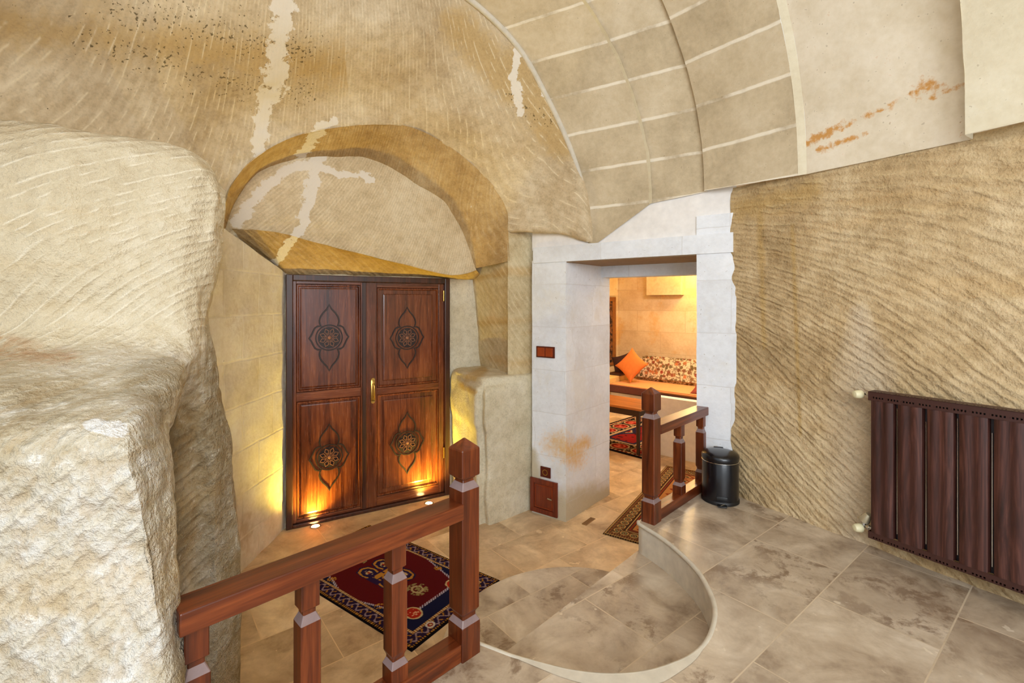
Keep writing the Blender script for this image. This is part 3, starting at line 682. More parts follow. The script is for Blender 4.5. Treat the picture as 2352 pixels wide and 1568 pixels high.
# ---- bench of rock right of the door
def bench():
    poly = [(-0.64,4.66), (-0.56,4.46), (-0.262,3.775), (0.19,4.19), (0.42,4.35), (0.1,4.8)]
    bm = NB(); prism(bm, poly, FL-0.05, 0.675)
    bmesh.ops.bevel(bm, geom=[e for e in bm.edges if max(v.co.z for v in e.verts) > 0.5], offset=0.07, segments=4, affect='EDGES')
    bmesh.ops.triangulate(bm, faces=bm.faces[:])
    for _ in range(5):
        bmesh.ops.subdivide_edges(bm, edges=[e for e in bm.edges if e.calc_length() > 0.045], cuts=1, use_grid_fill=False)
        bmesh.ops.triangulate(bm, faces=[f for f in bm.faces if len(f.verts) > 4])
    for _ in range(5): bmesh.ops.smooth_vert(bm, verts=bm.verts[:], factor=0.5, use_axis_x=True, use_axis_y=True, use_axis_z=True)
    for v in bm.verts:
        n = mnoise.fractal(v.co*3.5, 0.9, 2.1, 4); k = 0.03
        v.co += Vector((-0.35, -0.75, 0.4))*n*k
        if v.co.z < 0.30: v.co += Vector((0.012, 0.03, 0))*min(1, (0.30-v.co.z)/0.08)
    o = obj('wall_right', bm, STONE_B, kind='structure', smooth=70)
    g = np.array([v.co[:] for v in o.data.vertices]).reshape(1, -1, 3)
    pt = near_lines(g, [[(1075,870,14),(1110,850,12)], [(1060,885,8),(1090,900,8)]])
    tn = 0.5+0.42*fbm(g[0]*2.0, 5, 0.6)
    for k_, v_ in (('ochre', pt), ('tone', tn)):
        at = o.data.attributes.new(k_, 'FLOAT', 'POINT'); at.data.foreach_set('value', v_.astype(np.float32))
bench()
# ---- floors
bm = NB(); box(bm, -4, 7, 1.2, 12, FL-0.06, FL); obj('floor', bm, TILE2, kind='structure')
NL = Vector((-0.178, 1.765)); NR = Vector((0.828, 2.82))          # the two newel posts stand here
def on_line(base, t, off=0.0):
    q = base+RAILD*t; return Vector((q.x-0.7071*off, q.y+0.7071*off))
gc = (NL+NR)/2
rim_px = [(1467,1200),(1530,1240),(1593,1297),(1625,1345),(1643,1398),(1631,1457),(1595,1500),(1534,1529),(1470,1545),(1389,1549),(1310,1540),(1244,1524),(1180,1506),(1137,1490)]
rim = [PZ(x, y, 0.0) for x, y in rim_px]
rim = [Vector((p.x, p.y)) for p in rim]
r_s = crom(np.array([[p.x, p.y, 0] for p in rim]), 60)[:, :2]
e0 = on_line(NR, 0.0, 0.055)-RAILD*0.05; e1 = on_line(NR, 0.9, 0.055); w0 = on_line(NL, 0.0, 0.055)+RAILD*0.05; w1 = on_line(NL, -1.1, 0.055)
poly = [w1, w0]+[Vector(p) for p in r_s[::-1]]+[e0, e1, Vector((1.62, 3.30)), Vector(wall_t(6.5)), Vector((4.6, -2.5)), Vector((-4.2, -2.5)), Vector((-4.2, 0.4))]
bm = NB(); vs = [bm.verts.new((p[0], p[1], 0)) for p in poly]; f = bm.faces.new(vs); bmesh.ops.triangulate(bm, faces=[f])
obj('floor', bm, TILE, kind='structure')
bm = NB(); wall_pts = [w1, w0]+[Vector(p) for p in r_s[::-1]]+[e0, e1]; prev = None
for p in wall_pts:
    r = [bm.verts.new((p[0], p[1], FL-0.02)), bm.verts.new((p[0], p[1], -0.0005))]
    if prev: bm.faces.new((prev[0], r[0], r[1], prev[1]))
    prev = r
obj('trim_4', bm, PLASTER, kind='structure', smooth=40)
# rounded plaster lip along the rim
bm = NB(); tube(bm, [(p[0], p[1], -0.008) for p in [e0]+list(r_s)+[w0]], 0.012, 8)
obj('trim_5', bm, PLASTER, kind='structure', smooth=60)
bm = NB(); prev = None
for i, p in enumerate(r_s[24:57]):
    d = (Vector(p)-gc).normalized(); w = 0.055*min(1, i/10.0, max(0.02, (32-i)/14.0))
    p2 = Vector(p)+d*w
    r = [bm.verts.new((p[0], p[1], 0.003)), bm.verts.new((p2.x, p2.y, 0.0015))]
    if prev: bm.faces.new((prev[0], prev[1], r[1], r[0]))
    prev = r
obj('trim_6', bm, PLASTER, kind='structure', smooth=60)
# step cut into the platform, then a half-round step out onto the lower floor
t0 = w0+RAILD*(-0.02); t1 = e0
pA = [Vector(p) for p in r_s]+[t0-RAILD*0.0, t1]
bm = NB(); vs = [bm.verts.new((p[0], p[1], -0.175)) for p in pA]; f = bm.faces.new(vs)
ex = bmesh.ops.extrude_face_region(bm, geom=[f]); bmesh.ops.translate(bm, verts=[v for v in ex['geom'] if isinstance(v, bmesh.types.BMVert)], vec=(0,0,-0.3))
bmesh.ops.triangulate(bm, faces=[f for f in bm.faces if len(f.verts) > 4])
obj('floor', bm, TILE, kind='structure')
pB = []
for a_ in np.linspace(0, PI, 40):
    q = gc+RAILD*(0.66*math.cos(a_))+Vector((-0.7071, 0.7071))*(0.05+0.60*math.sin(a_)); pB.append(q)
bm = NB(); prism(bm, [tuple(p) for p in pB]+[tuple(gc-RAILD*0.66), tuple(gc+RAILD*0.66)], FL-0.02, -0.35)
obj('floor', bm, TILE, kind='structure')
# small bronze threshold strip at the foot of the pillar
# ---- inner room shell
D2 = Vector((0.738, -0.674)); N2 = Vector((0.674, 0.738))
cor = Vector((2.05, 9.14))
quad_wall('wall_inner_back', tuple(cor-D2*0.05), tuple(cor+D2*5.5), FL-0.02, 2.4, ASH_IN, (40, 60), (0.004, 3), 2.0)
quad_wall('wall_inner_left', tuple(cor+N2*0.05), tuple(cor-N2*5.0), FL-0.02, 2.4, ASH_IN, (40, 60), (0.004, 3), 5.0)
quad_wall('wall_inner_right', tuple(cor+D2*5.0), tuple(cor+D2*5.0-N2*2.2), FL-0.02, 2.4, ASH_IN, (20, 30), (0.0, 3), 5.0)
JB = JE+Vector((-0.02, 0.02)); dD = DWAY.e
quad_wall('wall_inner_front', tuple(JB), tuple(JB-dD*4.0), FL-0.02, 2.4, ASH_IN, (10, 20), (0, 1))
RB = q3+nD*0.85
quad_wall('wall_inner_front', tuple(RB), tuple(RB+dD*5.0), FL-0.02, 2.4, ASH_IN, (10, 20), (0, 1))
quad_wall('wall_inner_front', tuple(Vector(l0)+nD*0.7), tuple(Vector(l1)+nD*0.7), 1.6, 2.2, ASH_IN, (10, 20), (0, 1))
bm = NB(); prism(bm, [tuple(JB-dD*3), tuple(RB+dD*4), tuple(cor+D2*5.2), tuple(cor+N2*0.2-D2*0.3), tuple(cor-N2*5-D2*0.2)], 2.35, 2.45)
obj('ceiling', bm, ASH_IN, kind='structure')
# stone corbels on the inner back wall
def px_on(plane, x, y): return plane.px(x, y)
IB = VPlane(tuple(cor), tuple(D2)); IBf = IB.off(-0.12)
a = IB.px(1493); b = IB.px(1572)
u0 = (Vector(a[:2])-cor).dot(D2); u1 = (Vector(b[:2])-cor).dot(D2)
bm = NB(); prism(bm, [tuple(cor+D2*u0), tuple(cor+D2*u0-N2*0.14), tuple(cor+D2*u1-N2*0.14), tuple(cor+D2*u1)], 1.43, 2.36); obj('trim_7', bm, ASH_IN, kind='structure')
bm = NB(); prism(bm, [tuple(cor+D2*0.02-N2*0.1), tuple(cor+D2*0.02-N2*1.5), tuple(cor-D2*0.3-N2*1.5), tuple(cor-D2*0.3-N2*0.1)], 1.42, 2.36); obj('trim_8', bm, ASH_IN, kind='structure')
# low white parapet just inside the doorway
pl0 = Vector((1.64, 5.80)); pl1 = Vector((1.79, 5.66))+D2*1.3
bm = NB(); prism(bm, [tuple(pl0), tuple(pl1), tuple(pl1+N2*0.12), tuple(pl0+N2*0.12)], FL-0.01, 0.165)
obj('trim_9', bm, PLASTER_W, kind='structure')
# ================================================================== THINGS
exec_parts = []
# ---- double door
dz = math.atan2(E30[1], E30[0])
door = bpy.data.objects.new('door_1', None); COL.objects.link(door); door.location = (-1.83, 3.83, FL); door.rotation_euler = (0, 0, dz)
door['kind'] = 'structure'; door['label'] = 'carved dark wooden double door in the arched rock recess'
ZB = 0.0
def zz_(z): return z-FL
bm = NB()
box(bm, 0.0, 0.05, -0.05, 0.03, 0, 2.05, 0.005); box(bm, 1.36, 1.41, -0.05, 0.03, 0, 2.05, 0.005)
box(bm, 0.05, 1.36, -0.05, 0.03, 2.0, 2.05, 0.005); box(bm, 0.05, 1.36, -0.05, 0.03, 0.0, 0.028, 0.004)
obj('door_frame', bm, DOORF, door)
def panel(u0, u1, v0, v1, y, parent, inset=0.035):
    """raised-and-fielded panel: sunk moulding frame round a flat field"""
    bm = NB()
    rings = [(0, y), (0.006, y-0.012), (0.014, y-0.012), (0.022, y+0.004), (inset, y+0.004), (inset+0.004, y-0.004), (inset+0.012, y-0.006)]
    prev = None
    for d, yy in rings:
        r = [bm.verts.new((x, yy, z)) for x, z in ((u0+d, v0+d), (u1-d, v0+d), (u1-d, v1-d), (u0+d, v1-d))]
        if prev:
            for i in range(4): bm.faces.new((prev[i], prev[(i+1)%4], r[(i+1)%4], r[i]))
        prev = r
    bm.faces.new(prev)
    return obj('door_panel', bm, DOORZ, parent)
def ornament(u, v, y, parent):
    k = 0.278/320
    q = [(0,320),(22,276),(58,236),(82,198),(90,160),(84,128),(72,114),(104,112),(128,98),(146,62),(160,30),(180,2)]
    q1 = [(x, y_) for x, y_ in q]
    full = q1+[(x, -y_) for x, y_ in q1[-2::-1]]+[(-x, -y_) for x, y_ in q1[1:]]+[(-x, y_) for x, y_ in q1[-2:0:-1]]
    bm = NB(); ribbon(bm, [(u+x*k, v+z*k) for x, z in full], 15*k, y, 0.0045)
    circ = lambda r: [(u+r*k*math.cos(t), v+r*k*math.sin(t)) for t in np.linspace(0, 2*PI, 48, endpoint=False)]
    ribbon(bm, circ(121), 12*k, y, 0.0045)
    o = obj('carving', bm, CARVE, parent)
    bm = NB(); t = bmesh.new(); bmesh.ops.create_circle(t, cap_ends=True, radius=103*k, segments=48)
    merge(bm, t, 0, Matrix.Translation((u, y-0.0015, v)) @ Matrix.Rotation(PI/2, 4, 'X'))
    obj('rosette_ground', bm, CARVE, o)
    bm = NB()
    for i in range(8):
        a = i*PI/4+PI/8; d = Vector((math.cos(a), math.sin(a))); s = Vector((-d.y, d.x))
        for (r0_, r1_, w_) in ((38, 92, 19), ):
            pts = [d*r0_, d*(r0_+18)+s*w_*0.8, d*(r0_+28)+s*w_, d*(r1_-16)+s*w_*0.55, d*r1_, d*(r1_-16)-s*w_*0.55, d*(r0_+28)-s*w_, d*(r0_+18)-s*w_*0.8]
            ribbon(bm, [(u+p.x*k, v+p.y*k) for p in pts], 6*k, y-0.0015, 0.004)
        a2 = i*PI/4; d2 = Vector((math.cos(a2), math.sin(a2))); s2 = Vector((-d2.y, d2.x))
        pts = [d2*20, d2*32+s2*10, d2*44, d2*32-s2*10]
        ribbon(bm, [(u+p.x*k, v+p.y*k) for p in pts], 5*k, y-0.0015, 0.004)
    lathe(bm, [(17*k, 0), (15*k, 0.004), (8*k, 0.006)], 16, Matrix.Translation((u, y-0.0015, v)) @ Matrix.Rotation(PI/2, 4, 'X'))
    obj('rosette', bm, ROSE, o)
# left leaf
Y0 = -0.022
def leaf(u0, u1, holes, parent):
    """stiles and rails round panel openings"""
    bm = NB(); us = sorted({u0, u1}|{h[0] for h in holes}|{h[1] for h in holes})
    hu0, hu1 = holes[0][0], holes[0][1]
    box(bm, u0, hu0, Y0, 0.02, 0.03, 1.998, 0.003); box(bm, hu1, u1, Y0, 0.02, 0.03, 1.998, 0.003)
    zs = [0.03]+[z for h in holes for z in (h[2], h[3])]+[1.998]
    o = obj('door_leaf', bm, DOORZ, parent)
    bm = NB()
    for i in range(0, len(zs), 2): box(bm, hu0, hu1, Y0+0.001, 0.018, zs[i], zs[i+1], 0.002)
    obj('rail', bm, DOORX, o)
    return o
hl = [(0.078, 0.588, 0.055, zz_(0.49)), (0.078, 0.588, zz_(0.565), 1.975)]
LL = leaf(0.052, 0.628, hl, door)
for h in hl: panel(h[0], h[1], h[2], h[3], Y0+0.012, LL, 0.03)
hr = [(0.728, 1.306, zz_(-0.414), zz_(0.485)), (0.728, 1.306, zz_(0.545), zz_(1.43))]
RL = leaf(0.634, 1.358, hr, door)
for h in hr: panel(h[0], h[1], h[2], h[3], Y0+0.012, RL, 0.055)
ornament(0.332, zz_(1.003), Y0+0.005, LL); ornament(0.332, zz_(0.0), Y0+0.005, LL)
ornament(1.004, zz_(0.977), Y0+0.005, RL); ornament(1.004, zz_(0.019), Y0+0.005, RL)
bm = NB(); box(bm, 0.600, 0.634, Y0-0.012, Y0+0.01, 0.03, 1.998, 0.004); obj('meeting_strip', bm, DOORF, LL)
bm = NB()
box(bm, 0.674, 0.712, Y0-0.006, Y0, zz_(0.43), zz_(0.62), 0.004)
lathe(bm, [(0.019, 0), (0.017, 0.006)], 20, Matrix.Translation((0.693, Y0, zz_(0.62))) @ Matrix.Rotation(PI/2, 4, 'X'))
lathe(bm, [(0.019, 0), (0.017, 0.006)], 20, Matrix.Translation((0.693, Y0, zz_(0.43))) @ Matrix.Rotation(PI/2, 4, 'X'))
hp = obj('handle_plate', bm, BRASS, RL, smooth=40)
bm = NB(); tube(bm, [(0.693, Y0-0.004, zz_(0.585)), (0.693, Y0-0.035, zz_(0.585)), (0.693, Y0-0.042, zz_(0.57)), (0.693, Y0-0.04, zz_(0.50)), (0.693, Y0-0.036, zz_(0.47))], [0.008,0.008,0.008,0.007,0.006]); obj('lever', bm, BRASS, hp, smooth=50)
for z in (1.36, -0.12):
    bm = NB(); lathe(bm, [(0.004,-0.052),(0.008,-0.05),(0.008,0.05),(0.004,0.052)], 12, Matrix.Translation((1.352, -0.034, zz_(z)))); obj('hinge', bm, BRASS, door, smooth=40)
# ---- recessed floor spotlights before the door
def floor_light(x, y, label):
    t = thing('floor_light', label, 'lamp', (x, y, FL), 0, 'floor spotlights at the foot of the double door')
    bm = NB(); lathe(bm, [(0.030,0.0),(0.042,0.0),(0.042,0.006),(0.036,0.008),(0.030,0.004)], 28, caps=False); obj('trim_ring', bm, CHROME, t, smooth=50)
    bm = NB(); lathe(bm, [(0.030,0.001),(0.030,0.004),(0.02,0.007),(0.006,0.008)], 28)
    mm = M('lamp_glass'); mm.done((1,0.75,0.35,1), 0.4, emis=(1.0, 0.62, 0.22, 1), estr=60.0)
    obj('lens', bm, mm.m, t, smooth=60)
    return t
s1 = Vector((-1.60, 3.86)); s2 = PZ(985, 1156, FL)
floor_light(s1.x, s1.y, 'glowing recessed floor spotlight below the left door leaf')
floor_light(s2.x, s2.y, 'glowing recessed floor spotlight below the right door leaf')
# ---- railings
def mark_sheen(bm):  # picks the sloping chamfers that carry the painted reflection
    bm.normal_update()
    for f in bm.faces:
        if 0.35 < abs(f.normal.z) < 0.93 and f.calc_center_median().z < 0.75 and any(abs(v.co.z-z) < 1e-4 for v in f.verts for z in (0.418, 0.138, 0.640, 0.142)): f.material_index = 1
def newel(parent, loc):
    bm = NB()
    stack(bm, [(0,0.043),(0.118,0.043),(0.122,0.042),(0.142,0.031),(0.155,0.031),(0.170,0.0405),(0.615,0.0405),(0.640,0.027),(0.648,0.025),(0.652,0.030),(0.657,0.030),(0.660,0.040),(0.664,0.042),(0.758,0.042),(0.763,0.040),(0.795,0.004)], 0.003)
    mark_sheen(bm); o = obj('newel_post', bm, [WOODZ, SHEEN], parent); o.location = loc; return o
def baluster(parent, loc):
    bm = NB()
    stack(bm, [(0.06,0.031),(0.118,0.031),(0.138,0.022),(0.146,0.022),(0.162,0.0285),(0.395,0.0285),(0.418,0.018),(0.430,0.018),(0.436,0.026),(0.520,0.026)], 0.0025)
    mark_sheen(bm); o = obj('baluster', bm, [WOODZ, SHEEN], parent); o.location = loc; return o
def railing(label, base, sgn, length, bal):
    t = thing('stair_railing', label, 'railing', (base.x, base.y, 0), PI/4 if sgn > 0 else PI/4+PI, 'wooden railings along the platform edge')
    newel(t, (0,0,0))
    bm = NB(); box(bm, 0.036, length, -0.045, 0.045, 0.515, 0.572, 0.004); obj('handrail', bm, WOODX, t)
    bm = NB(); box(bm, 0.040, length-0.02, -0.036, 0.036, 0.0, 0.065, 0.004); obj('base_rail', bm, WOODX, t)
    for b in bal: baluster(t, (b, 0, 0))
    return t
railing('near red-brown wooden stair railing in front of the carved double door', NL, -1, 0.889, (0.291, 0.577, 0.850))
railing('far short wooden railing ending beside the black bin at the doorway', NR, 1, 0.81, (0.363, 0.70))
# ---- pedal bin
bx = Vector((1.372, 3.125)); t = thing('pedal_bin', 'black oval-lidded pedal bin standing where railing and rough wall meet', 'bin', (bx.x, bx.y, 0), math.atan2(-0.90, -0.30)+PI/2)
R_ = 0.112
bm = NB(); lathe(bm, [(R_-0.004,0.022),(R_,0.024),(R_,0.262),(R_-0.002,0.266)], 56); obj('body', bm, BLACK, t, smooth=40)
bm = NB(); lathe(bm, [(R_+0.001,0.0),(R_+0.005,0.003),(R_+0.005,0.018),(R_+0.001,0.024)], 56); obj('base_ring', bm, BLACKP, t, smooth=40)
bm = NB(); lathe(bm, [(R_,0.263),(R_+0.003,0.265),(R_+0.003,0.269),(R_,0.271)], 56); obj('rim', bm, CHROME, t, smooth=50)
bm = NB(); lathe(bm, [(R_+0.002,0.272),(R_+0.004,0.276),(R_+0.003,0.300),(R_-0.008,0.312),(R_-0.03,0.318),(0.05,0.324),(0.01,0.326)], 56); obj('lid', bm, BLACK, t, smooth=50)
bm = NB(); box(bm, -0.028, 0.028, -R_-0.042, -R_-0.002, 0.008, 0.016, 0.004); obj('pedal', bm, BLACKP, t, smooth=40)
bm = NB(); box(bm, -0.034, 0.034, -R_-0.002, -R_+0.02, 0.03, 0.06, 0.004); obj('pedal_slot', bm, BLACKP, t, smooth=40)
bm = NB(); tube(bm, [(-0.012,-R_-0.036,0.0165),(0.014,-R_-0.012,0.020)], 0.0022, 8); obj('pedal_wire', bm, CHROME, t, smooth=40)
bm = NB(); box(bm, -0.03, 0.03, R_-0.01, R_+0.012, 0.255, 0.315, 0.004); obj('hinge', bm, BLACKP, t, smooth=40)
# ---- radiator: local x along the wall (towards the viewer), local -y out of the wall
t0_, step_ = 0.821, 0.1135
rx = RW_P+RW_D*t0_+RW_M*0.055
rad = thing('radiator', 'dark walnut-look panel radiator mounted low on the rough tan wall', 'radiator', (rx.x, rx.y, 0.092), math.atan2(RW_D.y, RW_D.x))
NCOL = 9; HT = 0.751; OUTY = -0.04       # local -y points into the room
def rad_panel(x0, x1):
    bm = NB(); prev = None; n = 22
    for i in range(n+1):
        f = i/n; x = x0+(x1-x0)*f
        y = OUTY-0.008-0.0045*(1-math.cos(f*2*PI*2))/2*1.0-0.010*math.sin(PI*f)**0.35
        if i in (0, n): y = OUTY+0.012
        r = [bm.verts.new((x, y, 0.035)), bm.verts.new((x, y, HT-0.045))]
        if prev: bm.faces.new((prev[0], r[0], r[1], prev[1]))
        prev = r
    return bm
for i in range(NCOL):
    obj('panel', rad_panel(i*step_+0.004, (i+1)*step_-0.006), RADW, rad, smooth=50)
bm = NB(); box(bm, 0, NCOL*step_, OUTY+0.012, 0.02, 0.03, HT-0.03); obj('water_core', bm, GAPB, rad)
for i in range(NCOL-1):
    bm = NB(); box(bm, (i+1)*step_-0.0025, (i+1)*step_+0.0005, OUTY+0.004, OUTY+0.012, 0.06, HT-0.07-0.04*(i%2)); obj('gap_rod', bm, CHROME, rad)
def grille(z0, z1, top):
    """folded sheet with two rows of punched slots"""
    bm = NB(); L = NCOL*step_
    yf = OUTY-0.018; rows = [(z0, z0+0.012, False), (z0+0.012, z0+0.021, True), (z0+0.021, z1, False)] if top else [(z0, z0+0.006, False), (z0+0.006, z0+0.014, True), (z0+0.014, z1, False)]
    for za, zb, holes in rows:
        if not holes: box(bm, 0, L, yf, yf+0.003, za, zb)
        else:
            n = int(L/0.0125)
            for k in range(n):
                x = k*0.0125
                w = 0.006 if (k % 5) else 0.012
                box(bm, x, x+w, yf, yf+0.003, za, zb)
    if top:
        n = int(L/0.0125)
        for y0, y1, holes in ((yf, yf+0.014, False), (yf+0.014, yf+0.026, True), (yf+0.026, 0.02, False)):
            if not holes: box(bm, 0, L, y0, y1, z1-0.003, z1)
            else:
                for k in range(n): box(bm, k*0.0125, k*0.0125+(0.006 if k % 5 else 0.012), y0, y1, z1-0.003, z1)
    else: box(bm, 0, L, yf, 0.02, z0, z0+0.003)
    box(bm, -0.003, 0.0, yf, 0.02, z0, z1)
    return obj('grille', bm, RADD, rad)
grille(HT-0.045, HT, True); grille(0.0, 0.035, False)
def valve(z, big):
    bm = NB()
    tube(bm, [(0.0, -0.012, z), (-0.02, -0.012, z)], 0.011, 14); tube(bm, [(-0.014, -0.012, z), (-0.026, -0.012, z)], 0.015, 6)
    tube(bm, [(-0.02, -0.012, z), (-0.05, -0.012, z)], 0.010, 12)
    if big: tube(bm, [(-0.042, -0.005, z+0.05), (-0.042, -0.010, z+0.0)], [0.014, 0.014], 16)
    v = obj('valve', bm, CHROME, rad, smooth=40)
    bm = NB()
    lathe(bm, [(0.011,0),(0.020,0.004),(0.0225,0.012),(0.021,0.034),(0.016,0.044),(0.006,0.048)], 18, Matrix.Translation((-0.045, -0.018, z-(0.004 if not big else 0.012))) @ Matrix.Rotation(PI/2, 4, 'X') @ Matrix.Rotation(-0.5, 4, 'Y'))
    obj('valve_knob', bm, IVORY, v, smooth=40)
    if big:
        bm = NB(); lathe(bm, [(0.019,0),(0.024,0.003),(0.024,0.010),(0.018,0.04),(0.014,0.05)], 22, Matrix.Translation((-0.036, -0.024, z+0.028)) @ Matrix.Rotation(0.5, 4, 'Y')); obj('collar', bm, plain('nickel', c(196,186,158), 0.35, 0.6), v, smooth=40)
valve(HT-0.022, False); valve(0.035, True)
# ---- wooden meter cabinet, socket and switch on the pillar
dwz = math.atan2(DWAY.e.y, DWAY.e.x)
def on_dway(px, py): q = DWAY.px(px, py); return q
a = DWAY.px(1220, 1093); b = DWAY.px(1282, 1110); a2 = DWAY.px(1220, 1170)
wd = (Vector(b[:2])-Vector(a[:2])).length; z0_, z1_ = a2.z, a.z
q = Vector((a.x, a.y))-nD*0.001
t = thing('wall_cabinet', 'small wooden cabinet door set at the foot of the white pillar', 'cabinet', (q.x, q.y, z0_), dwz)
hh = z1_-z0_
bm = NB()
for args in ((0,0.038,0,hh),(wd-0.038,wd,0,hh),(0.038,wd-0.038,0,0.04),(0.038,wd-0.038,hh-0.04,hh)): box(bm, args[0], args[1], -0.018, 0, args[2], args[3], 0.003)
obj('frame', bm, BOXW, t)
bm = NB(); box(bm, 0.04, wd-0.04, -0.012, 0, 0.042, hh-0.042, 0.002); d_ = obj('door', bm, BOXW, t)
bm = NB(); ribbon(bm, [(0.052,0.054),(wd-0.052,0.054),(wd-0.052,hh-0.054),(0.052,hh-0.054)], 0.006, -0.012, 0.004); obj('moulding', bm, SWITCHW, d_)
bm = NB(); tube(bm, [(wd-0.085,-0.03,hh*0.5+0.004),(wd-0.045,-0.028,hh*0.5-0.002)], [0.007,0.005], 10); tube(bm, [(wd-0.06,-0.012,hh*0.5),(wd-0.06,-0.03,hh*0.5)], 0.005, 8); obj('handle', bm, CHROME, d_, smooth=50)
def plate(px0, py0, px1, py1, py2):
    a = DWAY.px(px0, py0); b = DWAY.px(px1, py1); c_ = DWAY.px(px0, py2)
    return Vector((a.x, a.y)), (Vector(b[:2])-Vector(a[:2])).length, c_.z, a.z
q, w_, z0_, z1_ = plate(1242.5, 1069, 1265.5, 1076, 1093)
q -= nD*0.001
t = thing('wall_socket', 'single wooden-framed wall socket just above the small cabinet door', 'socket', (q.x, q.y, z0_), dwz)
h_ = z1_-z0_
bm = NB(); box(bm, 0, w_, -0.010, 0, 0, h_, 0.003); box(bm, 0.010, w_-0.010, -0.012, -0.008, 0.010, h_-0.010, 0.001); obj('plate', bm, SWITCHD, t)
bm = NB(); lathe(bm, [(0.026,0),(0.026,0.0035),(0.020,0.0035),(0.019,-0.004)], 26, Matrix.Translation((w_/2, -0.0115, h_/2)) @ Matrix.Rotation(PI/2, 4, 'X')); obj('socket_face', bm, BRASS, t, smooth=40)
bm = NB(); lathe(bm, [(0.0185,0),(0.0185,0.001)], 26, Matrix.Translation((w_/2, -0.0125, h_/2)) @ Matrix.Rotation(PI/2, 4, 'X')); lathe(bm, [(0.0025,0),(0.0025,0.0015)], 10, Matrix.Translation((w_/2-0.008, -0.013, h_/2)) @ Matrix.Rotation(PI/2, 4, 'X')); obj('socket_well', bm, SWITCHD, t)
q, w_, z0_, z1_ = plate(1233, 794, 1275, 799, 819.5)
q -= nD*0.001
t = thing('light_switch', 'orange-brown wooden double light switch high on the white pillar', 'switch', (q.x, q.y, z0_), dwz)
h_ = z1_-z0_
bm = NB(); box(bm, 0, w_, -0.010, 0, 0, h_, 0.003); obj('plate', bm, SWITCHD, t)
for k in (0, 1):
    x0 = 0.012+k*(w_-0.024)/2; x1 = x0+(w_-0.024)/2-0.004
    bm = NB(); box(bm, x0+0.002, x1, -0.015, -0.008, 0.011, h_-0.011, 0.003); obj('rocker', bm, SWITCHW, t)
# small grate strip in the floor by the pillar
g0 = PZ(1336, 1203, FL); g1 = PZ(1357, 1188, FL); d_ = Vector((g1.x-g0.x, g1.y-g0.y)); L_ = d_.length
t = thing('floor_strip', 'small brown metal strip set in the floor at the pillar foot', 'floor strip', (g0.x, g0.y, FL), math.atan2(d_.y, d_.x))
bm = NB(); box(bm, 0, L_, -0.045, 0.0, 0.0, 0.004, 0.001); obj('strip', bm, plain('bronze_strip', c(150,112,66), 0.5, 0.3), t)
bm = NB()
for k in range(4): box(bm, 0.01, L_-0.01, -0.040+k*0.010, -0.036+k*0.010, 0.004, 0.0055)
obj('ridges', bm, plain('bronze_dark', c(112,80,46), 0.5, 0.3), t)
# ---- rugs: woven pattern stored per vertex
def rug(name, label, origin, ux, uy, L, Wd, pattern, nx, ny, fringe=False, group=None, th=0.008):
    t = bpy.data.objects.new(name, None)
    g = np.zeros((ny, nx, 3)); col = np.zeros((ny, nx, 4))
    U, V = np.meshgrid(np.linspace(0, 1, nx), np.linspace(0, 1, ny))
    g[..., 0] = U*L; g[..., 1] = V*Wd
    hgt = np.full((ny, nx), th); 
    for i in range(ny):
        for j in range(0, nx): hgt[i, j] += 0.002*mnoise.noise(Vector((U[i,j]*L*4, V[i,j]*Wd*4, 3)))
    edge = np.minimum(np.minimum(U, 1-U)*L, np.minimum(V, 1-V)*Wd); hgt = np.where(edge < 0.004, 0.0005, hgt)
    g[..., 2] = hgt
    rgb = pattern(U*L, V*Wd, L, Wd)
    col[..., :3] = rgb; col[..., 3] = 1
    o = sheet(name, g, RUGM, kind=None)
    a = o.data.color_attributes.new('pattern', 'FLOAT_COLOR', 'POINT'); a.data.foreach_set('color', col.astype(np.float32).ravel())
    o.location = (origin[0], origin[1], FL); o.rotation_euler = (0, 0, math.atan2(ux.y, ux.x))
    return tag(o, label, 'rug', group)
RUGM = vcol('woven_wool')
rgbc = lambda *v: np.array(c(*v)[:3])
def hsh(ix, iy, s=0.0):
    return np.modf(np.abs(np.sin(ix*12.9898+iy*78.233+s*37.7)*43758.5453))[0]
def lattice(X, Y, k, s):                 # blocky small motifs
    return hsh(np.floor(X/k), np.floor(Y/k), s)
def paint(rgb, mask, colr): rgb[mask] = colr
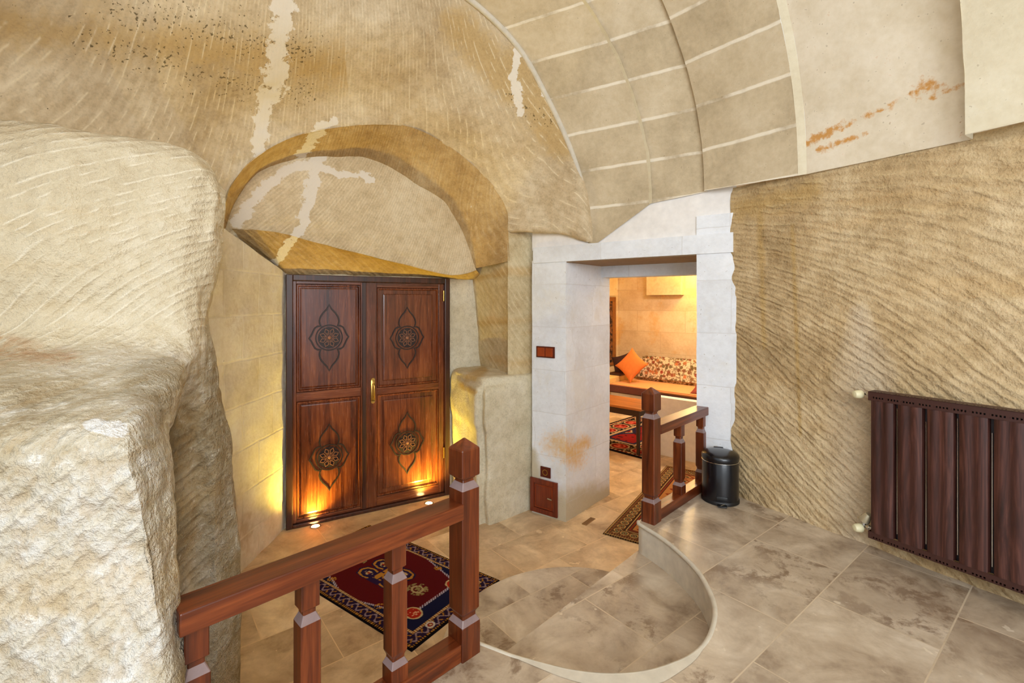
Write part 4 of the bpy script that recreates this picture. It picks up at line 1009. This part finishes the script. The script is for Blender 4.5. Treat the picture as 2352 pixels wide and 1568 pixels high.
def pat_door(X, Y, L, Wd):
    q = 0.0035; X = (np.floor(X/q)+.5)*q; Y = (np.floor(Y/q)+.5)*q
    NAVY, RED, CREAM, GOLD, BLACK_, PUR = rgbc(20,22,58), rgbc(92,14,22), rgbc(206,180,132), rgbc(190,132,52), rgbc(18,12,18), rgbc(46,26,66)
    e = np.minimum(np.minimum(X, L-X), np.minimum(Y, Wd-Y)); s = np.where(np.minimum(X, L-X) < np.minimum(Y, Wd-Y), Y, X)
    rgb = np.zeros(X.shape+(3,)); rgb[:] = NAVY
    paint(rgb, e < 0.012, BLACK_)
    def stripe(a, b, c1, c2, per): m_ = (e >= a)&(e < b); k = np.modf(s/per)[0] < 0.5; rgb[m_&k] = c1; rgb[m_&~k] = c2
    stripe(0.012, 0.026, GOLD, BLACK_, 0.016)
    m_ = (e >= 0.026)&(e < 0.088); rgb[m_] = PUR*0.7
    ph = np.modf(s/0.085)[0]; tt = (e-0.057)/0.031
    wv = np.abs(tt-0.7*np.sin(ph*2*PI)) < 0.22; rgb[m_&wv] = rgbc(150,128,140)
    wv2 = (np.abs(tt+0.6*np.sin(ph*2*PI)) < 0.20)&(np.modf(s/0.0425)[0] < 0.5); rgb[m_&wv2] = GOLD*0.8
    stripe(0.088, 0.104, CREAM, rgbc(150,88,40), 0.014)
    inn = e >= 0.104
    cx, cy = L/2, Wd/2; dx, dy = np.abs(X-cx), np.abs(Y-cy); hx, hy = L/2-0.104, Wd/2-0.104
    # hexagonal red field on navy corners
    hexd = np.maximum(dx/(hx*0.80), (dx*0.55/hx+dy/hy)/1.12)
    rgb[inn&(hexd < 1.0)] = RED
    rim_ = inn&(np.abs(hexd-1.0) < 0.022)&(np.modf((X+Y)/0.018)[0] < 0.55); rgb[rim_] = rgbc(196,186,206)
    # central four-lobed medallion
    for (ox, oy) in ((-0.10,-0.062),(0.10,-0.062),(-0.10,0.062),(0.10,0.062)):
        d = np.maximum(np.abs(X-cx-ox)/0.085, np.abs(Y-cy-oy)/0.055)+0.35*np.minimum(np.abs(X-cx-ox)/0.085, np.abs(Y-cy-oy)/0.055)
        rgb[d < 1.15] = NAVY*1.2; rgb[(d < 1.0)&(d > 0.78)] = GOLD; rgb[d < 0.62] = PUR; rgb[(d < 0.42)&(lattice(X, Y, 0.012, 1) > 0.45)] = CREAM; rgb[d < 0.16] = rgbc(170,60,30)
    d = np.maximum(dx/0.055, dy/0.12); rgb[(d < 1)] = PUR; rgb[(d < 0.7)&(lattice(X, Y, 0.014, 2) > 0.5)] = GOLD
    for sx in (-1, 1):                    # pale flowers either end of the field
        d = np.hypot((X-cx-sx*0.30)/0.075, (Y-cy)/0.06); rgb[(d < 1)&(lattice(X, Y, 0.011, 3) > 0.5)] = rgbc(150,132,86)
        rgb[(np.abs(d-0.5) < 0.1)] = CREAM*0.8
    for sx in (-1, 1):
        for sy in (-1, 1):                # corner rosettes
            d = np.hypot((X-cx-sx*hx*0.80)/0.062, (Y-cy-sy*hy*0.62)/0.05)
            rgb[inn&(d < 1)&(d > 0.82)] = CREAM; rgb[inn&(d < 0.82)] = rgbc(176,40,24); rgb[inn&(d < 0.6)&(lattice(X, Y, 0.010, 4) > 0.62)] = rgbc(224,160,120)
            d = np.hypot((X-cx-sx*hx*0.42)/0.030, (Y-cy-sy*hy*0.88)/0.026)
            rgb[inn&(d < 1)&(lattice(X, Y, 0.009, 5) > 0.4)] = GOLD
            d = np.hypot((X-cx-sx*(L/2-0.065))/0.028, (Y-cy-sy*(Wd/2-0.20))/0.028); rgb[(d < 1)] = rgbc(210,200,190); rgb[d < 0.6] = rgbc(140,24,22); rgb[d < 0.25] = CREAM
    return rgb*0.9
def pat_runner(X, Y, L, Wd):
    q = 0.004; X = (np.floor(X/q)+.5)*q; Y = (np.floor(Y/q)+.5)*q
    DK, BR, TAN, RD, GR = rgbc(54,36,24), rgbc(96,62,36), rgbc(190,150,94), rgbc(126,52,30), rgbc(120,120,84)
    e = np.minimum(np.minimum(X, L-X), np.minimum(Y, Wd-Y)); s = np.where(np.minimum(X, L-X) < np.minimum(Y, Wd-Y), Y, X)
    rgb = np.zeros(X.shape+(3,)); rgb[:] = TAN
    for a, b, cc in ((0,0.012,DK),(0.012,0.02,TAN),(0.02,0.034,DK),(0.034,0.042,RD),(0.042,0.05,DK),(0.05,0.125,BR),(0.125,0.135,DK),(0.135,0.145,TAN),(0.145,0.158,DK),(0.158,0.172,RD),(0.172,0.18,DK)):
        rgb[(e >= a)&(e < b)] = cc
    m_ = (e >= 0.05)&(e < 0.125); ph = np.modf(s/0.075)[0]-0.5; tt = (e-0.0875)/0.0375
    d = np.hypot(ph*2, tt); rgb[m_&(d < 0.9)] = TAN; rgb[m_&(d < 0.68)] = DK; rgb[m_&(d < 0.5)] = GR; rgb[m_&(d < 0.28)] = RD
    sp = (e < 0.05)&(np.modf(s/0.02)[0] < 0.35); rgb[sp] = rgb[sp]*0.5+TAN*0.4
    inn = e > 0.18
    u = np.modf(X/0.14)[0]-0.5; v = (Y-Wd/2)/0.07; d = np.abs(u)*2+np.abs(v)*0.8
    rgb[inn] = rgbc(178,120,66); rgb[inn&(d < 0.9)] = RD; rgb[inn&(d < 0.55)] = TAN; rgb[inn&(d < 0.3)] = DK
    return rgb
def pat_room(X, Y, L, Wd):
    q = 0.008; X = (np.floor(X/q)+.5)*q; Y = (np.floor(Y/q)+.5)*q
    DK, RD, CR, NV = rgbc(24,14,16), rgbc(128,18,16), rgbc(204,170,130), rgbc(30,28,56)
    e = np.minimum(np.minimum(X, L-X), np.minimum(Y, Wd-Y)); s = np.where(np.minimum(X, L-X) < np.minimum(Y, Wd-Y), Y, X)
    rgb = np.zeros(X.shape+(3,)); rgb[:] = RD
    rgb[e < 0.05] = DK; rgb[(e >= 0.05)&(e < 0.08)&(np.modf(s/0.06)[0] < 0.5)] = CR
    m_ = (e >= 0.08)&(e < 0.36); rgb[m_] = DK
    ph = np.modf(s/0.30)[0]-0.5; tt = (e-0.22)/0.14; d = np.hypot(ph*2, tt)
    rgb[m_&(d < 0.85)] = CR*0.8; rgb[m_&(d < 0.72)] = RD; rgb[m_&(d < 0.5)&(lattice(X,Y,0.03,2) > 0.5)] = rgbc(200,90,70)
    rgb[m_&(d > 0.95)&(lattice(X,Y,0.025,6) > 0.72)] = CR*0.8
    rgb[(e >= 0.36)&(e < 0.40)] = CR*0.7; rgb[(e >= 0.40)&(e < 0.44)] = NV
    inn = e > 0.44; u = np.modf(X/0.7)[0]-0.5; v = (Y-Wd/2)/0.5; d = np.abs(u)*2+np.abs(v)
    rgb[inn&(d < 0.7)] = NV; rgb[inn&(d < 0.5)] = CR*0.7; rgb[inn&(d < 0.42)] = RD*1.1; rgb[inn&(lattice(X,Y,0.035,8) > 0.86)] = DK
    return rgb
Rr = PZ(1150, 1334, FL); Tt = PZ(849, 1206, FL); Bc = PZ(943, 1496, FL)
ux = Vector((Rr.x-Tt.x, Rr.y-Tt.y)); L_ = ux.length; ux.normalize(); uy = Vector((-ux.y, ux.x)); Wd_ = 0.775
Lc = Vector((Tt.x, Tt.y))-uy*Wd_
rug('oriental_rug', 'red and navy oriental rug with gold borders in front of the double door', Lc, ux, uy, L_, Wd_, pat_door, 340, 200)
p0 = PZ(1384, 1226, FL); p1 = PZ(1537, 1063, FL); ux = Vector((p1.x-p0.x, p1.y-p0.y)).normalized(); uy = Vector((-ux.y, ux.x))
o0 = Vector((p0.x, p0.y))-uy*0.56
rug('runner_rug', 'narrow brown patterned runner rug lying through the doorway', o0, ux, uy, 1.85, 0.56, pat_runner, 420, 130)
p0 = PZ(1400, 1034, FL); p1 = PZ(1467, 1052, FL); ux = Vector((p1.x-p0.x, p1.y-p0.y)).normalized(); uy = Vector((-ux.y, ux.x))
o0 = Vector((p0.x, p0.y))-ux*0.75
rug('room_rug', 'large red and black patterned rug under the coffee table in the inner room', o0, ux, uy, 1.25, 1.75, pat_room, 180, 220)
# ---- coffee table
ct = Vector((1.505, 5.60)); tz = math.atan2(D2.y, D2.x)
t = thing('coffee_table', 'low wooden coffee table standing on the red rug in the inner room', 'table', (ct.x, ct.y, FL+0.0105), tz)
TW = wood('table_wood', c(120,62,22), c(164,94,36), c(196,122,54), 'X', 0.3, 0.2); TD = plain('table_dark_wood', c(48,24,16), 0.4)
bm = NB(); box(bm, -1.1, 0.02, 0.0, 0.55, 0.525, 0.552, 0.005); obj('tabletop', bm, TW, t)
bm = NB(); box(bm, -1.06, -0.02, 0.02, 0.045, 0.45, 0.525, 0.003); box(bm, -1.06, -0.02, 0.505, 0.53, 0.45, 0.525, 0.003); box(bm, -1.06, -1.035, 0.045, 0.505, 0.45, 0.525, 0.003); box(bm, -0.045, -0.02, 0.045, 0.505, 0.45, 0.525, 0.003); obj('apron', bm, TD, t)
for x in (-1.04, -0.03):
    for y in (0.03, 0.52):
        bm = NB(); stack(bm, [(0,0.016),(0.45,0.02),(0.53,0.02)], 0.002, 0, x, y); obj('leg', bm, TD, t)
# ---- bench sofa along the inner back wall
fa = Vector(PZ(1400, 882.4, -0.075)[:2])
st_ = thing('bench_sofa', 'long cushioned bench sofa with brown front against the inner back wall', 'sofa', (fa.x, fa.y, FL), tz)
SX0, SX1 = -0.02, 3.4
SEAT = plain('peach_seat_fabric', c(224,160,106), 0.9, var=0.06); BRN = plain('brown_fabric_edge', c(104,58,54), 0.8, var=0.1); SDARK = plain('dark_wood_edge', c(66,30,22), 0.5)
bm = NB(); box(bm, SX0, SX1, 0.06, 0.93, 0.0, 0.325, 0.01); obj('base', bm, PLASTER_W, st_)
bm = NB(); box(bm, SX0, SX1, 0.0, 0.95, 0.325, 0.412, 0.008); obj('seat_board', bm, SDARK, st_)
def soft_box(bm, x0, x1, y0, y1, z0, z1, bev, puff=0.0, seg=4):
    t = bmesh.new(); bmesh.ops.create_cube(t, size=1)
    for v in t.verts: v.co = Vector((x0+(v.co.x+.5)*(x1-x0), y0+(v.co.y+.5)*(y1-y0), z0+(v.co.z+.5)*(z1-z0)))
    bmesh.ops.bevel(t, geom=t.edges[:], offset=bev, segments=seg, affect='EDGES')
    merge(bm, t)
bm = NB(); soft_box(bm, SX0, SX1, 0.005, 0.92, 0.412, 0.458, 0.018); obj('seat_cushion', bm, SEAT, st_, smooth=60)
bm = NB(); box(bm, SX0, 0.86, -0.008, 0.004, 0.34, 0.45, 0.004); obj('front_cover', bm, BRN, st_)
def floral():
    m = M('floral_fabric'); co = m.coord()
    base = c(226,206,178); v = m.n('ShaderNodeTexVoronoi'); m.L.new(co, v.inputs['Vector']); v.inputs['Scale'].default_value = 16
    hue = m.ramp(v.outputs['Color'], [(0.0, c(150,40,24)), (0.35, c(120,74,40)), (0.6, c(90,84,48)), (0.85, c(190,110,60))])
    fl = m.step(m.math('ADD', v.outputs['Distance'], m.math('MULTIPLY', m.noise(co, 40, 3), 0.35)), 0.72, 0.58)
    lf = m.step(m.noise(co, 34, 3, 0.6), 0.50, 0.55)
    col = m.mix(m.math('MULTIPLY', lf, 0.8), base, c(112,92,62)); col = m.mix(m.math('MULTIPLY', fl, 0.9), col, hue)
    return m.done(col, 0.95, m.bump(m.noise(co, 6, 2), 0.3, 0.03))
FLOR = floral()
def back_cushion(x0, x1):
    g = np.zeros((14, 40, 3)); 
    bm = NB(); soft_box(bm, x0, x1, 0.0, 0.16, 0.0, 0.46, 0.06, seg=5)
    bmesh.ops.transform(bm, matrix=Matrix.Translation((0, 0.70, 0.455)) @ Matrix.Rotation(-0.32, 4, 'X'), verts=bm.verts[:])
    for v in bm.verts: v.co += Vector((0, -1, 0.3))*0.02*mnoise.noise(v.co*3)
    return bm
obj('back_cushion', back_cushion(0.08, 3.3), FLOR, st_, smooth=70)
bm = NB(); box(bm, -0.22, SX0, 0.0, 0.95, 0.0, 0.55, 0.015); obj('armrest', bm, plain('yellow_plaster_arm', c(226,190,120), 0.85, var=0.1), st_)
bm = NB(); box(bm, -0.24, SX0+0.02, 0.35, 0.97, 0.55, 0.585, 0.006); obj('arm_cap', bm, SDARK, st_)
# cushions on the sofa
def throw_pillow(name, label, loc, rot, size, mat, th=0.14):
    n = 25; t = NB(); rows = []
    for sgn in (1, -1):
        R = []
        for i in range(n):
            r = []
            for j in range(n):
                u = -1+2*i/(n-1); v = -1+2*j/(n-1)
                k = 1-0.16*((1-u*u)*abs(v)**6+(1-v*v)*abs(u)**6)
                z = sgn*th/2*((1-u**2)*(1-v**2))**0.45
                r.append(t.verts.new((u*size/2*(1-0.13*(1-v*v)*abs(u)), v*size/2*(1-0.13*(1-u*u)*abs(v)), z)))
            R.append(r)
        for i in range(n-1):
            for j in range(n-1): t.faces.new((R[i][j], R[i+1][j], R[i+1][j+1], R[i][j+1]))
    bmesh.ops.remove_doubles(t, verts=t.verts[:], dist=0.0005)
    o = obj(name, t, mat, None, smooth=80); o.location = loc; o.rotation_mode = 'QUATERNION'; o.rotation_quaternion = rot
    return tag(o, label, 'pillow')
pc = P(1450, 838, 8.10)
Rz = Matrix.Rotation(tz, 4, 'Z')
rot = (Rz @ Matrix.Rotation(math.radians(-20), 4, 'X') @ Matrix.Rotation(PI/2, 4, 'X') @ Matrix.Rotation(math.radians(52), 4, 'Z')).to_quaternion()
throw_pillow('throw_pillow', 'square orange throw pillow set on its corner against the floral cushion', pc, rot, 0.44, plain('orange_cotton', c(226,130,62), 0.9, var=0.06))
pc = P(1431, 838, 8.42)
rot = (Rz @ Matrix.Rotation(math.radians(-15), 4, 'X') @ Matrix.Rotation(PI/2, 4, 'X') @ Matrix.Rotation(math.radians(20), 4, 'Z')).to_quaternion()
throw_pillow('throw_pillow', 'dark cushion half hidden behind the orange throw pillow', pc, rot, 0.40, plain('dark_kilim', c(58,30,32), 0.9, var=0.3))
pc = P(1613, 897, 7.12)
rot = (Rz @ Matrix.Rotation(math.radians(-70), 4, 'X') @ Matrix.Rotation(PI/2, 4, 'X')).to_quaternion()
throw_pillow('throw_pillow', 'dark red cushion lying on the seat at the right edge of the doorway', pc, rot, 0.30, plain('dark_red_kilim', c(132,52,36), 0.9, var=0.3), 0.09)
# framed hanging on the inner left wall
lz = math.atan2(N2.y, N2.x)
hb = cor-N2*1.0+D2*0.012
t = thing('wall_hanging', 'tall dark woven hanging in a wooden frame at the inner left wall', 'wall hanging', (hb.x, hb.y, 0.12), lz)
bm = NB(); box(bm, 0.0, 0.86, -0.02, 0, 0, 0.05, 0.004); box(bm, 0.0, 0.86, -0.02, 0, 1.20, 1.28, 0.004); box(bm, 0, 0.08, -0.02, 0, 0.05, 1.20, 0.004); box(bm, 0.74, 0.86, -0.02, 0, 0.05, 1.20, 0.004); obj('frame', bm, plain('hanging_frame', c(140,84,32), 0.5, var=0.2), t)
mm = M('dark_weave'); n_ = mm.noise(mm.mapping(mm.coord(), scale=(1,1,1)), 14, 3)
bm = NB(); box(bm, 0.08, 0.74, -0.012, 0, 0.05, 1.20); obj('weave', bm, mm.done(mm.ramp(n_, [(0.42, c(40,22,22)), (0.58, c(132,84,52))]), 0.95), t)
# ================================================================== LIGHT
def area(name, loc, target, size, power, col, sy=None):
    l = bpy.data.lights.new(name, 'AREA'); l.energy = power; l.color = col; l.size = size
    if sy: l.shape = 'RECTANGLE'; l.size_y = sy
    o = bpy.data.objects.new(name, l); COL.objects.link(o); o.location = loc
    o.rotation_euler = (Vector(target)-Vector(loc)).to_track_quat('-Z', 'Y').to_euler(); return o
def point(name, loc, power, col, r=0.05):
    l = bpy.data.lights.new(name, 'POINT'); l.energy = power; l.color = col; l.shadow_soft_size = r
    o = bpy.data.objects.new(name, l); COL.objects.link(o); o.location = loc; return o
def spot(name, loc, target, power, col, ang, blend=0.6, r=0.03):
    l = bpy.data.lights.new(name, 'SPOT'); l.energy = power; l.color = col; l.spot_size = ang; l.spot_blend = blend; l.shadow_soft_size = r
    o = bpy.data.objects.new(name, l); COL.objects.link(o); o.location = loc
    o.rotation_euler = (Vector(target)-Vector(loc)).to_track_quat('-Z', 'Y').to_euler(); return o
area('assumed_daylight', (1.6, -4.2, 2.3), (0.2, 3.2, 1.1), 3.4, 190, (0.87, 0.94, 1.0), 2.2)  # assumed daylight from behind the camera; no window is modelled
area('overhead_fill', (0.2, -0.9, 2.75), (0.2, 1.2, 0.2), 1.2, 30, (1.0, 0.95, 0.86))  # unseen fill light added overhead to brighten the hall
WARM = (1.0, 0.74, 0.10)
spot('floor_spot', (s1.x, s1.y, FL+0.02), (s1.x-0.03, s1.y+0.04, 1.0), 62, WARM, math.radians(130), 0.9)
spot('floor_spot', (s2.x, s2.y, FL+0.02), (s2.x-0.03, s2.y+0.05, 1.0), 62, WARM, math.radians(130), 0.9)
rc = cor+D2*2.2-N2*1.6
area('assumed_room_light', (rc.x, rc.y, 2.2), (rc.x, rc.y, 0), 0.6, 50, (1.0, 0.86, 0.66))  # assumed warm light under the inner ceiling; no fitting is modelled
rc = cor+D2*1.75-N2*0.35
point('assumed_wall_light', (rc.x, rc.y, 1.95), 42, (1.0, 0.62, 0.10), 0.08)  # assumed unseen source for the yellow glow on the inner wall
rc = cor+D2*0.35-N2*2.4
point('assumed_room_light', (rc.x, rc.y, 1.9), 24, (1.0, 0.66, 0.18), 0.1)  # second assumed light of the inner room, source unseen
rc = Vector((1.75, 4.75)); point('assumed_passage_light', (rc.x, rc.y, 1.75), 8, (1.0, 0.62, 0.14), 0.08)  # unseen warm light assumed just inside the doorway
w = bpy.data.worlds.new('world'); scn.world = w; w.use_nodes = True
bg = w.node_tree.nodes['Background']; bg.inputs[0].default_value = (0.88, 0.94, 1.0, 1); bg.inputs[1].default_value = 0.95
cy = scn.cycles; cy.use_adaptive_sampling = True; cy.adaptive_threshold = 0.12; cy.adaptive_min_samples = 8; cy.max_bounces = 5; cy.diffuse_bounces = 4; cy.glossy_bounces = 2; cy.transmission_bounces = 1; cy.caustics_reflective = False; cy.caustics_refractive = False
scn.view_settings.view_transform = 'Standard'; scn.view_settings.look = 'None'; scn.view_settings.exposure = 0.22
